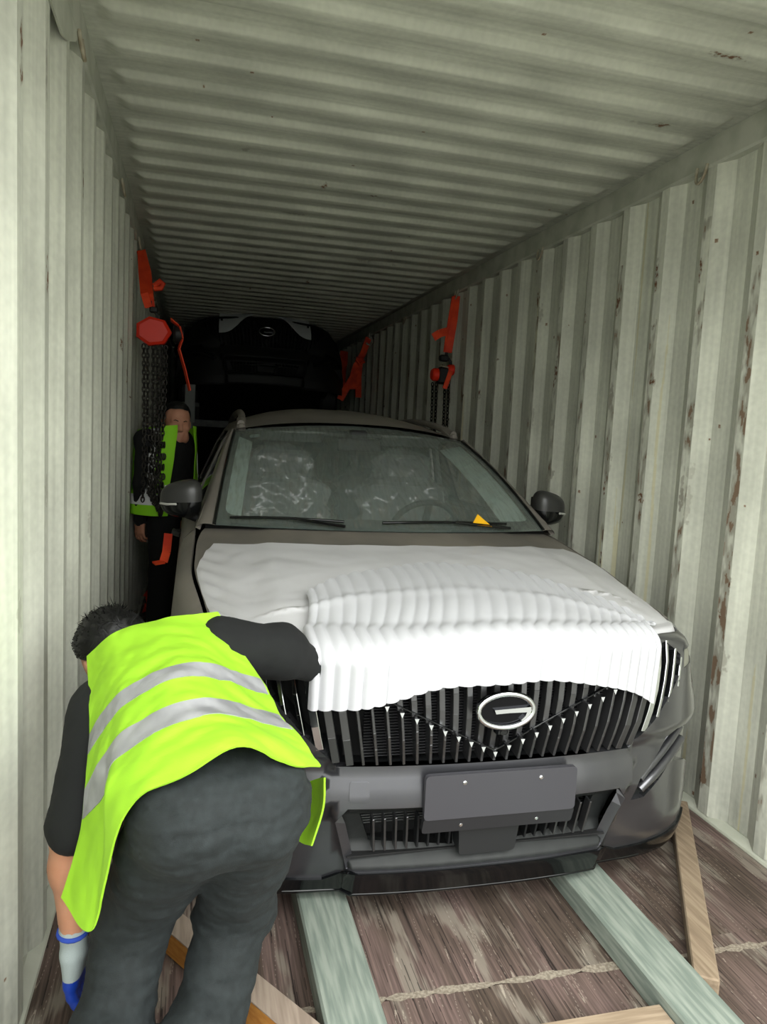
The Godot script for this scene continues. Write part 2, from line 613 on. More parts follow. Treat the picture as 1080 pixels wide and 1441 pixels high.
	for i in 3:
		for j in 6:
			s = Shape.new()
			var a := Vector3(edges[i] + 0.002, 0.0, cuts[j + 1] + 0.003)
			var b := Vector3(edges[i + 1] - 0.002, 0.0, cuts[j] - 0.003)
			s.box(Vector3(b.x - a.x, 0.03, b.z - a.z), Transform3D(Basis(), Vector3((a.x + b.x) / 2, -0.015, (a.z + b.z) / 2)), 0.003)
			for q in s.v.size():
				s.t[q] = Vector2(s.v[q].x / 1.6 + 0.37 * k, s.v[q].z / 2.4 + 0.21 * k)
			add("floor_board", s, woods[k % 2], fl)
			k += 1
	# sand packed into the joints
	var rng := RandomNumberGenerator.new()
	rng.seed = 8
	for z in [-1.69, -4.09]:
		s = Shape.new()
		var xa := -1.15
		var wa := 0.008
		while xa < 1.15:
			var xb := xa + rng.randf_range(0.015, 0.05)
			var wb := rng.randf_range(0.004, 0.017)
			var sh := rng.randf_range(-0.004, 0.004)
			s.quad(Vector3(xa, 0.0008, z - wa), Vector3(xb, 0.0008, z - wb + sh), Vector3(xb, 0.0012, z + wb + sh), Vector3(xa, 0.0012, z + wa), Vector3.UP)
			xa = xb
			wa = wb
		add("sand_joint", s, mottled(Color(0.46, 0.42, 0.37), Color(0.60, 0.56, 0.50), 0.08, 15, 0.95, Vector3.ONE * 4.0), fl)
	# yard outside the doors
	s = Shape.new()
	s.box(Vector3(60, 0.3, 64), Transform3D(Basis(), Vector3(0, -0.32, 18)), 0.01)
	struct("ground", s, mottled(Color(0.36, 0.36, 0.345), Color(0.45, 0.445, 0.42), 0.01, 3, 0.9, Vector3(0.2, 0.2, 0.2)))


func wood_mat(a: Color, b: Color, sd: int, along: int) -> StandardMaterial3D:
	var m := mottled(a, b, 0.03, sd, 0.8)
	m.uv1_scale = [Vector3(0.5, 6, 6), Vector3(6, 0.5, 6), Vector3(6, 6, 0.5)][along]
	return m


func build_timber() -> void:
	var green := wood_mat(Color(0.42, 0.46, 0.425), Color(0.53, 0.56, 0.52), 71, 2)
	var spots := [[-0.407, 0.144, "grey green timber beam under the car, beside the bending worker's leg"], [0.4405, 0.146, "grey green timber beam under the car, beside the diagonal batten on the right"]]
	for q in spots:
		var o := thing("timber_beam", q[2], "beam", Vector3(q[0], 0, -4.0), "long timber beams under the car")
		var s := Shape.new()
		s.box(Vector3(q[1], 0.076, 6.4), Transform3D(Basis(), Vector3(0, 0.038, 0)), 0.006)
		var bm := add("beam", s, green, o)
		bm.set_meta("label", "weathered green painted timber")
	var pale := wood_mat(Color(0.48, 0.41, 0.335), Color(0.58, 0.51, 0.425), 75, 2)
	# braces that wedge the beams against the walls
	var s2 := Shape.new()
	s2.bar(Vector3(0.545, 0.026, -1.545), Vector3(1.10, 0.026, -2.43), 0.066, 0.05, Vector3.UP, 0.004)
	tag(add("timber_brace", s2, pale), "narrow pale timber batten laid diagonally from the right wall to the green beam", "brace", "diagonal timber braces")
	var o2 := thing("timber_brace", "orange-sided timber brace on the floor beside the bending worker's leg", "brace", Vector3.ZERO, "diagonal timber braces")
	var s3 := Shape.new()
	var a := Vector3(-0.500, 0.0355, -1.515)
	var b := Vector3(-1.120, 0.0355, -2.42)
	s3.bar(a, b, 0.068, 0.069, Vector3.UP, 0.003)
	var gr := wood_mat(Color(0.50, 0.44, 0.39), Color(0.58, 0.52, 0.465), 77, 2)
	add("timber", s3, wood_mat(Color(0.66, 0.42, 0.16), Color(0.76, 0.53, 0.24), 79, 2), o2).set_meta("label", "orange stained side of the brace")
	s3 = Shape.new()
	s3.bar(a + Vector3(0, 0.036, 0), b + Vector3(0, 0.036, 0), 0.070, 0.004, Vector3.UP, 0.001)
	add("dusty_top", s3, gr, o2).set_meta("label", "dusty pinkish grey top face")
	var s4 := Shape.new()
	s4.box(Vector3(0.70, 0.05, 0.10), Transform3D(Basis(), Vector3(0.014, 0.0255, -1.44)), 0.004)
	tag(add("cross_timber", s4, wood_mat(Color(0.52, 0.45, 0.37), Color(0.61, 0.54, 0.455), 81, 0)), "pale cross timber lying between the two green beams nearest the doors", "timber")


# ---- the car: its lower body is one surface wrapped round a plan outline; place on it is (way round from the nose, height)
const PLAN := [[0.0, 0.0], [0.2, -0.004], [0.4, -0.022], [0.55, -0.052], [0.68, -0.108], [0.78, -0.18], [0.86, -0.275], [0.908, -0.365], [0.93, -0.47], [0.935, -0.6], [0.935, -1.5], [0.935, -2.4], [0.935, -3.3], [0.92, -3.8], [0.86, -4.15], [0.72, -4.33], [0.4, -4.40], [0.0, -4.41]]
const FRONT := [[0.08, 0.11], [0.12, 0.065], [0.18, 0.042], [0.3, 0.026], [0.39, 0.004], [0.43, 0.006], [0.505, 0.022], [0.525, 0.022], [0.6, 0.004], [0.7, 0.0], [0.8, 0.012], [0.9, 0.035]]
const SIDE := [[0.08, 0.03], [0.14, 0.008], [0.22, 0.002], [0.35, 0.0], [0.5, 0.0], [0.66, 0.006], [0.72, 0.010], [0.85, 0.022], [1.0, 0.05], [1.05, 0.06]]
const TOP := [[0.0, 0.88], [0.6, 0.862], [0.85, 0.842], [1.05, 0.835], [1.3, 0.862], [1.65, 0.918], [2.05, 0.982], [2.3, 1.01], [3.0, 1.02], [9.0, 1.03]]
var way_x := PackedFloat32Array()
var way_z := PackedFloat32Array()
var way_n := PackedVector2Array()
const STEP := 0.02


func trace_plan() -> void:
	var c := Curve2D.new()
	for i in PLAN.size():
		var p := Vector2(PLAN[i][0], PLAN[i][1])
		var a := Vector2(PLAN[maxi(i - 1, 0)][0], PLAN[maxi(i - 1, 0)][1])
		var b := Vector2(PLAN[mini(i + 1, PLAN.size() - 1)][0], PLAN[mini(i + 1, PLAN.size() - 1)][1])
		if i == 0:
			a = Vector2(-b.x, b.y)
		if i == PLAN.size() - 1:
			b = Vector2(-a.x, a.y)
		var d := (b - a).normalized()
		c.add_point(p, -d * p.distance_to(a) / 3.0, d * p.distance_to(b) / 3.0)
	c.bake_interval = 0.005
	var k := int(c.get_baked_length() / STEP) + 1
	for i in k:
		var p := c.sample_baked(i * STEP)
		way_x.append(p.x); way_z.append(p.y)
	for i in k:
		var t := Vector2(way_x[mini(i + 1, k - 1)] - way_x[maxi(i - 1, 0)], way_z[mini(i + 1, k - 1)] - way_z[maxi(i - 1, 0)]).normalized()
		if i == 0:
			t = Vector2(1, 0)
		way_n.append(Vector2(-t.y, t.x))


func body_top(s: float) -> float:
	return interp(TOP, absf(s))


func body_in(s: float, y: float) -> float:
	var a := absf(s)
	var w := smoothstep(0.42, 0.85, a)
	var d := (1.0 - w) * interp(FRONT, y) + w * interp(SIDE, y)
	var r := 0.07 if a > 0.9 else 0.05 + 0.02 * smoothstep(0.5, 0.9, a)
	var t := clampf((y - (body_top(s) - r)) / r, 0.0, 1.0) * 0.97
	d += r * (1.0 - sqrt(1.0 - t * t))
	# the middle of the bumper stands proud of its corners
	if y < 0.56 and a < 1.2:
		var edge := interp([[0.19, 0.405], [0.454, 0.487], [0.52, 0.463]], y)
		d += 0.026 * clampf((a - edge) / 0.018, 0.0, 1.0) * (1.0 - smoothstep(0.50, 0.56, y)) * (1.0 - smoothstep(0.75, 1.1, a))
	# wide at lamp height, drawn in above it
	if a > 0.7 and a < 1.7 and y > 0.53:
		d += 0.050 * smoothstep(0.54, 0.84, y) * smoothstep(0.72, 0.95, a) * (1.0 - smoothstep(1.15, 1.65, a))
	# crease along the sides
	if a > 1.6:
		d += 0.012 * exp(-pow((y - 0.62) / 0.05, 2)) * smoothstep(1.6, 2.2, a)
	return d


func body(p: Vector2) -> Vector3:
	var a := minf(absf(p.x), (way_x.size() - 1.001) * STEP) / STEP
	var i := int(a)
	var f := a - i
	var nn := way_n[i].lerp(way_n[i + 1], f)
	var x := lerpf(way_x[i], way_x[i + 1], f)
	var z := lerpf(way_z[i], way_z[i + 1], f)
	var d := body_in(p.x, p.y)
	return Vector3(signf(p.x) * (x - nn.x * d) if p.x != 0.0 else 0.0, p.y, z - nn.y * d)


func body_out(p: Vector2) -> Vector3:
	var e := 0.004
	return (body(p + Vector2(e, 0)) - body(p - Vector2(e, 0))).cross(body(p + Vector2(0, e)) - body(p - Vector2(0, e))).normalized()


const HOOD_S := 2.16   # where the bonnet's edge meets the scuttle, on the way round
const FRONT_S := 0.98  # where the bonnet's front edge turns the corner


func hood(a: float, b: float, lift := 0.0) -> Vector3:
	# a across -1..1, b from the nose 0 to the scuttle 1
	var f := body(Vector2(a * FRONT_S, body_top(a * FRONT_S)))
	var hx := 0.80
	var r := Vector3(a * hx, 0.995 + 0.006 * (1.0 - a * a), -1.40 + 0.20 * (1.0 - a * a))
	var s := lerpf(FRONT_S, HOOD_S, b)
	var e := body(Vector2(s, body_top(s)))
	e.x = minf(e.x, lerpf(0.9, hx + 0.02, smoothstep(0.6, 1.0, b)))
	var l := Vector3(-e.x, e.y, e.z)
	var c0 := body(Vector2(FRONT_S, body_top(FRONT_S)))
	var c1 := Vector3(hx, 0.995, -1.40)
	e = e.lerp(c1, smoothstep(0.75, 1.0, b))
	l = Vector3(-e.x, e.y, e.z)
	var u := (a + 1.0) * 0.5
	var p := f.lerp(r, b) + l.lerp(e, u) - (Vector3(-c0.x, c0.y, c0.z).lerp(c0, u)).lerp(Vector3(-c1.x, c1.y, c1.z).lerp(c1, u), b)
	var k := smoothstep(0.0, 0.25, b)
	p.y += 0.012 * (1.0 - pow(a, 4)) * k + 0.014 * k * smoothstep(0.72, 0.62, absf(a)) * (1.0 - 0.5 * b)
	p.y += lift
	return p


func glass_side(z: float, y: float) -> float:
	return 0.832 - (y - 1.02) * 0.42 - pow(maxf(0.0, y - 1.3), 2) * 1.2 - 0.03 * smoothstep(-3.2, -4.2, z)


const ROOF := [[-4.25, 1.36], [-4.0, 1.415], [-3.5, 1.455], [-2.9, 1.465], [-2.5, 1.45], [-2.19, 1.418]]


func shield(a: float, b: float) -> Vector3:
	# windscreen: a across, b upwards
	var lo := Vector3(a * 0.765, 1.018 + 0.004 * (1.0 - a * a), -1.33 + 0.16 * (1.0 - a * a))
	var hi := Vector3(a * 0.645, 1.412 + 0.058 * (1.0 - a * a), -2.19 + 0.05 * (1.0 - a * a))
	var p := lo.lerp(hi, b)
	p.y += 0.03 * sin(PI * b)
	return p


func paint() -> StandardMaterial3D:
	var m := mottled(Color(0.335, 0.335, 0.355), Color(0.37, 0.37, 0.385), 0.01, 91, 0.30, Vector3.ONE * 0.7, 0.8)
	m.clearcoat_enabled = true; m.clearcoat = 0.7; m.clearcoat_roughness = 0.12
	return m


func make_car() -> Node3D:
	trace_plan()
	var car := thing("car", "dark grey metallic car facing the doors, its bonnet covered with white film and foam", "car", CAR_AT)
	var m_paint := paint()
	var m_dusty := mottled(Color(0.43, 0.41, 0.385), Color(0.50, 0.475, 0.44), 0.012, 93, 0.5, Vector3.ONE * 0.8, 0.0)
	var m_black := mat(Color(0.09, 0.095, 0.10), 0.55)
	m_black.metallic_specular = 0.4
	var m_void := mat(Color(0.02, 0.02, 0.022), 0.8)
	var m_gloss := mat(Color(0.045, 0.05, 0.055), 0.12)
	var m_chrome := mat(Color(0.86, 0.87, 0.88), 0.12, 1.0)
	var m_slat := mat(Color(0.38, 0.38, 0.385), 0.3, 0.85)
	var m_trim := mottled(Color(0.065, 0.075, 0.075), Color(0.105, 0.115, 0.112), 0.08, 17, 0.62)
	var s := Shape.new()
	var cell := Vector2(0.028, 0.028)
	var wide := Vector2(0.06, 0.04)
	# outlines
	var grille := PackedVector2Array([Vector2(-0.462, 0.517), Vector2(0.462, 0.517), Vector2(0.56, 0.615), Vector2(0.668, 0.730), Vector2(0.675, 0.79), Vector2(0.60, 0.838), Vector2(-0.60, 0.838), Vector2(-0.675, 0.79), Vector2(-0.668, 0.730), Vector2(-0.56, 0.615)])
	var intake := PackedVector2Array([Vector2(-0.418, 0.196), Vector2(0.418, 0.196), Vector2(0.458, 0.36), Vector2(0.425, 0.402), Vector2(-0.425, 0.402), Vector2(-0.458, 0.36)])
	var lamp := PackedVector2Array([Vector2(0.515, 0.33), Vector2(0.575, 0.33), Vector2(0.70, 0.425), Vector2(0.86, 0.385), Vector2(1.08, 0.27), Vector2(1.15, 0.30), Vector2(1.14, 0.50), Vector2(0.93, 0.525), Vector2(0.70, 0.54), Vector2(0.635, 0.475), Vector2(0.535, 0.40)])
	var brow := PackedVector2Array([Vector2(0.70, 0.742), Vector2(0.86, 0.752), Vector2(1.08, 0.738), Vector2(1.20, 0.752), Vector2(1.08, 0.785), Vector2(0.86, 0.80), Vector2(0.705, 0.80)])
	var cover := PackedVector2Array()
	for i in 21:
		var a := -1.03 + 2.06 * i / 20.0
		cover.append(Vector2(a, 0.150 + 0.004 * smoothstep(0.55, 1.0, absf(a))))
	for i in 21:
		var a := 1.03 - 2.06 * i / 20.0
		cover.append(Vector2(a, body_top(a) - 0.004))
	for hole in [lamp, mirror(lamp), brow, mirror(brow)]:
		cover = Geometry2D.clip_polygons(cover, hole)[0]
	s.panel(body, cover, [grille, intake], cell, 0.0, 0.03)
	var bumper := add("bumper_cover", s, m_paint, car)
	bumper.set_meta("label", "dark grey front bumper cover")
	# tow eye cap
	s = Shape.new()
	s.panel(body, rounded(rect(-0.422, 0.421, -0.366, 0.476), 0.008), [], Vector2(0.02, 0.02), 0.004, 0.005)
	add("tow_eye_cap", s, m_paint, bumper)
	# lower lip
	s = Shape.new()
	var lip := PackedVector2Array()
	for i in 25:
		var a := -0.98 + 1.96 * i / 24.0
		lip.append(Vector2(a, 0.108 - 0.006 * smoothstep(0.1, 0.4, absf(a)) + 0.030 * smoothstep(0.7, 1.0, absf(a))))
	for i in 25:
		var a := 0.98 - 1.96 * i / 24.0
		lip.append(Vector2(a, 0.192 if absf(a) < 0.43 else 0.160))
	s.panel(body, lip, [], cell, 0.008, 0.02)
	var lipn := add("bumper_lip", s, m_gloss, bumper)
	lipn.set_meta("label", "glossy black lower lip")
	s = Shape.new()
	var pts := []
	for i in 41:
		var a := -0.62 + 1.24 * i / 40.0
		pts.append(body(Vector2(a, 0.112)) + Vector3(0, 0, 0.008))
	s.tube(pts, 0.006, 6)
	add("lip_edge", s, m_chrome if false else m_gloss, bumper)
	# ---- grille
	s = Shape.new()
	s.panel(body, grille, [], Vector2(0.05, 0.05), -0.075, 0.0)
	var back := add("grille", s, m_void, car)
	s = Shape.new()
	for i in grille.size():
		var p0 := grille[i]
		var p1 := grille[(i + 1) % grille.size()]
		for k in 6:
			var a := p0.lerp(p1, k / 6.0)
			var b := p0.lerp(p1, (k + 1) / 6.0)
			s.quad(body(a), body(b), body(b) - body_out(b) * 0.08, body(a) - body_out(a) * 0.08, body((a + b) * 0.5) * -1.0 + Vector3(0, 0.68, 0))
	add("grille_liner", s, m_black, back)
	# radiator fins behind the slats
	s = Shape.new()
	for k in 26:
		var y := 0.535 + k * 0.0085
		for sg in [-1.0, 1.0]:
			s.box(Vector3(0.34, 0.003, 0.012), Transform3D(Basis(), Vector3(sg * 0.21, y, -0.072)), 0.0008)
	add("radiator", s, mat(Color(0.22, 0.22, 0.23), 0.4, 0.5), back).set_meta("kind", "stuff")
	for i in range(-17, 18):
		var sb := i * 0.0385
		var y0 := 0.519 + maxf(0.0, absf(sb) - 0.455) * 1.06
		var yv := 0.545 + absf(sb) * 0.488
		var y1 := 0.836 - maxf(0.0, absf(sb) * 1.1 - 0.60) * 0.75
		var at := func(y: float) -> Vector2: return Vector2(sb * (1.0 + 0.42 * (y - 0.52)), y)
		var full := absf(i) >= 11
		s = Shape.new()
		if full:
			if y1 - y0 < 0.04:
				continue
			slat(s, at, y0, y1, 0.012 if absf(i) > 13 else 0.022, 0.03, 0.0)
			add("grille_slat", s, m_chrome if absf(i) >= 13 else m_slat, back).set_meta("label", "bright outer grille slat")
			continue
		slat(s, at, y0, yv, 0.0085, 0.055, 0.0)
		slat(s, at, yv - 0.004, y1, 0.018, 0.03, -0.028)
		add("grille_slat", s, m_slat, back)
		s = Shape.new()
		var c := body(at.call(yv))
		var o := Vector3(0, 0, 1)
		s.flat(c + Vector3(-0.0065, 0.003, 0.001), c + Vector3(0.0065, 0.003, 0.001), c + Vector3(0, -0.012, 0.003), o)
		s.flat(c + Vector3(-0.0065, 0.003, 0.001), c + Vector3(0.0065, 0.003, 0.001), c + Vector3(0, 0.002, -0.03), Vector3.UP)
		s.flat(c + Vector3(-0.0065, 0.003, 0.001), c + Vector3(0, -0.012, 0.003), c + Vector3(0, 0.002, -0.03), Vector3.LEFT)
		s.flat(c + Vector3(0.0065, 0.003, 0.001), c + Vector3(0, -0.012, 0.003), c + Vector3(0, 0.002, -0.03), Vector3.RIGHT)
		add("slat_tip", s, m_chrome, back)
	# frame bars along the V
	s = Shape.new()
	for sg in [-1.0, 1.0]:
		s.bar(body(Vector2(0, 0.549)) - Vector3(0, 0, 0.012), body(Vector2(sg * 0.41, 0.747)) - Vector3(0, 0, 0.012), 0.005, 0.01, Vector3(0, 0, 1), 0.001)
	add("grille_chevron", s, m_gloss, back)
	# ---- emblem: oval ring with a hooked bar
	var em := Node3D.new()
	em.name = numbered("emblem", car)
	car.add_child(em, true)
	em.position = Vector3(0.011, 0.681, 0.012)
	s = Shape.new()
	pts = []
	for k in 40:
		var a := TAU * k / 40.0
		pts.append(Vector3(0.083 * cos(a), 0.049 * sin(a), 0.0))
	s.tube(pts, 0.0085, 8, true)
	add("emblem_ring", s, m_chrome, em).set_meta("label", "polished oval ring")
	s = Shape.new()
	var oval := PackedVector2Array()
	for k in 32:
		oval.append(Vector2(0.082 * cos(TAU * k / 32.0), 0.048 * sin(TAU * k / 32.0)))
	s.panel(func(p: Vector2) -> Vector3: return Vector3(p.x, p.y, -0.006), oval, [], Vector2(0.03, 0.03), 0.0, 0.02)
	add("emblem_backing", s, mat(Color(0.10, 0.10, 0.11), 0.15, 0.8), em)
	s = Shape.new()
	var hook := PackedVector2Array([Vector2(-0.036, 0.004), Vector2(0.078, 0.009), Vector2(0.079, -0.006), Vector2(0.070, -0.022), Vector2(0.052, -0.034), Vector2(0.046, -0.029), Vector2(0.059, -0.017), Vector2(0.063, -0.006), Vector2(0.010, -0.006), Vector2(-0.031, -0.008)])
	s.panel(func(p: Vector2) -> Vector3: return Vector3(p.x, p.y, 0.004), hook, [], Vector2(0.03, 0.03), 0.0, 0.012)
	add("emblem_hook", s, m_chrome, em)
	s = Shape.new()
	s.box(Vector3(0.036, 0.02, 0.03), Transform3D(Basis(), body(Vector2(0, 0.617)) + Vector3(0.005, 0, 0.0)), 0.005)
	s.lathe([Vector2(0.0, 0.017), Vector2(0.007, 0.017), Vector2(0.009, 0.012)], Transform3D(Basis(Vector3.RIGHT, PI / 2), body(Vector2(0, 0.617)) + Vector3(0.005, 0, 0.0)), 14)
	add("front_camera", s, m_gloss, car)
	# ---- lower intake
	var shelf := func(p: Vector2) -> Vector3:
		var q := body(p)
		var dd := 0.055 * smoothstep(0.20, 0.262, p.y) + 0.012 * smoothstep(0.36, 0.40, p.y) * 0.0
		return q - Vector3(0, 0, dd * (1.0 - smoothstep(0.352, 0.40, p.y)))
	var rec_r := PackedVector2Array([Vector2(0.088, 0.245), Vector2(0.345, 0.262), Vector2(0.378, 0.352), Vector2(0.088, 0.352)])
	s = Shape.new()
	s.panel(shelf, intake, [rec_r, mirror(rec_r)], Vector2(0.02, 0.02), -0.006, 0.02)
	var trim := add("intake_trim", s, m_trim, car)
	trim.set_meta("label", "dusty black plastic intake surround")
	for r in [rec_r, mirror(rec_r)]:
		s = Shape.new()
		var sg := 1.0 if r[1].x > 0.2 or r[0].x > 0.0 else -1.0
		s.box(Vector3(0.36, 0.16, 0.01), Transform3D(Basis(), Vector3(sg * 0.23, 0.30, -0.19)), 0.001)
		s.box(Vector3(0.36, 0.005, 0.12), Transform3D(Basis(), Vector3(sg * 0.23, 0.375, -0.13)), 0.001)
		s.box(Vector3(0.36, 0.005, 0.12), Transform3D(Basis(), Vector3(sg * 0.23, 0.235, -0.13)), 0.001)
		add("intake_back", s, m_void, trim)
		s = Shape.new()
		for k in 7:
			s.box(Vector3(0.24, 0.003, 0.006), Transform3D(Basis(), Vector3(sg * 0.26, 0.335 - k * 0.008, -0.16)), 0.0005)
		add("cooler_fins", s, mat(Color(0.42, 0.43, 0.43), 0.4, 0.6), trim).set_meta("kind", "stuff")
		for k in 8:
			var x := sg * (0.108 + k * 0.0335)
			s = Shape.new()
			s.bar(Vector3(x * 0.97, 0.25, -0.083), Vector3(x, 0.356, -0.065), 0.0065, 0.03, Vector3(0, 0, 1), 0.001)
			add("intake_slat", s, m_slat if k > 3 else m_black, trim)
	s = Shape.new()
	s.panel(func(p: Vector2) -> Vector3: return Vector3(p.x, p.y, -0.026 - 0.1 * (0.332 - p.y)), rounded(PackedVector2Array([Vector2(-0.084, 0.232), Vector2(0.09, 0.232), Vector2(0.098, 0.34), Vector2(-0.094, 0.34)]), 0.012), [], Vector2(0.03, 0.03), 0.0, 0.06)
	add("radar_cover", s, mat(Color(0.12, 0.125, 0.13), 0.5), trim)
	# ---- blank number plate holder
	var pl := Node3D.new()
	pl.name = numbered("plate_holder", car)
	car.add_child(pl, true)
	pl.position = Vector3(0.018, 0.0, 0.012)
	var m_plate := mat(Color(0.235, 0.232, 0.25), 0.38)
	s = Shape.new()
	s.panel(func(p: Vector2) -> Vector3: return Vector3(p.x, p.y, 0.004 * (p.y - 0.38)), rounded(rect(-0.232, 0.372, 0.232, 0.502), 0.014), [], Vector2(0.05, 0.05), 0.0, 0.016)
	add("plate", s, m_plate, pl).set_meta("label", "blank dark grey plate")
	s = Shape.new()
	s.panel(func(p: Vector2) -> Vector3: return Vector3(p.x, p.y, -0.30 * (0.378 - p.y)), rounded(rect(-0.232, 0.326, 0.232, 0.376), 0.01), [], Vector2(0.05, 0.05), 0.0, 0.016)
	add("plate_flap", s, mat(Color(0.15, 0.15, 0.16), 0.5), pl)
	for q in [[-0.117, 0.476, 0.0], [0.117, 0.476, 0.0], [-0.117, 0.347, -0.012], [0.117, 0.347, -0.012]]:
		s = Shape.new()
		s.lathe([Vector2(0.0, 0.004), Vector2(0.004, 0.004), Vector2(0.0065, 0.002), Vector2(0.007, 0.0)], Transform3D(Basis(Vector3.RIGHT, PI / 2), Vector3(q[0], q[1], q[2])), 12)
		add("bolt", s, m_chrome, pl)
	# ---- lamps in the corners
	for sg in [1.0, -1.0]:
		var poly := lamp if sg > 0 else mirror(lamp)
		s = Shape.new()
		var deep := func(p: Vector2) -> Vector3:
			return body(p) - body_out(p) * (0.02 + 0.10 * smoothstep(0.70, 0.80, absf(p.x)))
		var split := rect(0.4, 0.2, 0.755, 0.7)
		s.panel(deep, Geometry2D.intersect_polygons(poly, split if sg > 0 else mirror(split))[0], [], cell, 0.0)
		var hl := add("headlamp_recess", s, m_trim, car)
		s = Shape.new()
		s.panel(deep, Geometry2D.clip_polygons(poly, split if sg > 0 else mirror(split))[0], [], cell, 0.0)
		add("air_vent", s, m_void, hl)
		s = Shape.new()
		for i in poly.size():
			var p0 := poly[i]
			var p1 := poly[(i + 1) % poly.size()]
			for k in 4:
				var a := p0.lerp(p1, k / 4.0)
				var b := p0.lerp(p1, (k + 1) / 4.0)
				s.quad(body(a), body(b), deep.call(b), deep.call(a), body(Vector2(sg * 0.75, 0.44)) - body((a + b) * 0.5))
		add("headlamp_rim", s, m_black, hl)
		for k in 2:
			s = Shape.new()
			pts = []
			for j in 9:
				var f := j / 8.0
				var p := Vector2(sg * lerpf(0.55, 0.80, f), lerpf(0.36, 0.475, pow(f, 0.8)) + k * 0.035)
				pts.append(body(p) - body_out(p) * (0.006 + 0.01 * k))
			s.tube(pts, 0.015, 8)
			add("headlamp_bar", s, m_paint, hl)
		s = Shape.new()
		s.panel(body, brow if sg > 0 else mirror(brow), [], cell, -0.004, 0.02)
		var dm := mat(Color(0.52, 0.52, 0.47), 0.3)
		add("running_lamp", s, dm, car).set_meta("label", "dusty upper lamp lens")
	# ---- fenders, doors, rear
	var wheel_s := 1.575
	var wheel2_s := 1.575 + 2.65
	for sg in [1.0, -1.0]:
		var parts := [["fender", 1.037, 2.10, 0.16], ["front_door", 2.106, 3.10, 0.17], ["rear_door", 3.106, 3.98, 0.17], ["rear_quarter", 3.986, 6.05, 0.2]]
		for q in parts:
			var a: float = q[1]
			var b: float = q[2]
			if a > (way_x.size() - 2) * STEP:
				continue
			b = minf(b, (way_x.size() - 2) * STEP)
			var poly := PackedVector2Array([Vector2(a, q[3]), Vector2(b, q[3])])
			for k in 13:
				var t := lerpf(b, a, k / 12.0)
				poly.append(Vector2(t, body_top(t) - 0.003))
			var holes := []
			for ws in [wheel_s, wheel2_s]:
				var arc := PackedVector2Array()
				for k in 28:
					arc.append(Vector2(ws + 0.375 * cos(TAU * k / 28.0), 0.335 + 0.375 * sin(TAU * k / 28.0)))
				var cut := Geometry2D.clip_polygons(poly, arc)
				if cut.size() > 0:
					poly = cut[0]
			for hole in [lamp, brow]:
				var cut := Geometry2D.clip_polygons(poly, hole)
				if cut.size() > 0:
					poly = cut[0]
			if sg < 0:
				poly = mirror(poly)
			s = Shape.new()
			s.panel(body, poly, [], wide, 0.0, 0.015)
			var pn := add(q[0], s, m_dusty, car)
			if q[0].ends_with("door"):
				s = Shape.new()
				var hp := Vector2(sg * (b - 0.16), 0.86)
				s.tube([body(hp) , body(hp) + Vector3(sg * 0.03, 0, 0.02), body(hp) + Vector3(sg * 0.035, 0.002, -0.0), body(hp) + Vector3(sg * 0.035, 0.003, 0.12), body(hp + Vector2(-sg * 0.16, 0)) ], 0.012, 8)
				add("door_handle", s, m_paint, pn)
			# dark cladding round the arches
		for ws in [wheel_s, wheel2_s]:
			s = Shape.new()
			var arcpts := []
			for k in 19:
				var an := PI * (k / 18.0) * 1.14 - 0.22
				arcpts.append(body(Vector2(sg * (ws + 0.372 * cos(an)), maxf(0.15, 0.335 + 0.372 * sin(an)))))
			s.tube(arcpts, 0.016, 6)
			add("arch_trim", s, m_black, car)
			# wheel
			var z: float = -0.6 - (ws - 1.285)
			wheel(car, Vector3(sg * 0.80, 0.325, z), sg, m_slat)
	s = Shape.new()
	for sg in [1.0, -1.0]:
		s.box(Vector3(0.05, 0.07, 2.0), Transform3D(Basis(), Vector3(sg * 0.90, 0.185, -2.2)), 0.01)
	s.box(Vector3(1.5, 0.03, 4.1), Transform3D(Basis(), Vector3(0, 0.20, -2.25)), 0.01)
	s.box(Vector3(1.30, 0.45, 0.9), Transform3D(Basis(), Vector3(0, 0.5, -0.80)), 0.03)
	s.box(Vector3(0.9, 0.30, 0.14), Transform3D(Basis(), Vector3(0, 0.62, -0.20)), 0.03)
	s.box(Vector3(1.6, 0.7, 0.03), Transform3D(Basis(), Vector3(0, 0.6, -1.28)), 0.01)
	s.box(Vector3(1.45, 0.10, 2.6), Transform3D(Basis(), Vector3(0, 0.30, -2.6)), 0.01)
	add("underbody", s, m_void, car)
	# ---- bonnet
	s = Shape.new()
	s.sheet(func(u: float, v: float) -> Vector3: return hood(lerpf(-0.994, 0.994, u), lerpf(0.012, 1.0, v)), 44, 28, -1.0 if false else 1.0, 0.0)
	fix_up(s)
	add("bonnet", s, m_dusty, car)
	s = Shape.new()
	s.sheet(func(u: float, v: float) -> Vector3:
		var a := u * 2.0 - 1.0
		return (hood(a, 0.985, -0.012)).lerp(shield(a * 1.05, 0.03) + Vector3(0, -0.006, 0), v), 24, 2)
	fix_up(s)
	add("scuttle", s, m_black, car)
	# ---- greenhouse
	glasshouse(car, m_dusty, m_black, m_gloss, m_chrome, m_void)
	cabin(car, m_void)
	for sg in [1.0, -1.0]:
		wing_mirror(car, sg, m_paint, m_gloss, m_black)
	return car


# turn faces so that they look up
func fix_up(s: Shape) -> void:
	var up := 0.0
	for k in s.n.size():
		up += s.n[k].y
	if up < 0.0:
		for k in s.n.size():
			s.n[k] = -s.n[k]
		for k in range(0, s.v.size(), 3):
			var a := s.v[k + 1]
			s.v[k + 1] = s.v[k + 2]; s.v[k + 2] = a
			var b := s.n[k + 1]
			s.n[k + 1] = s.n[k + 2]; s.n[k + 2] = b
			var c := s.t[k + 1]
			s.t[k + 1] = s.t[k + 2]; s.t[k + 2] = c


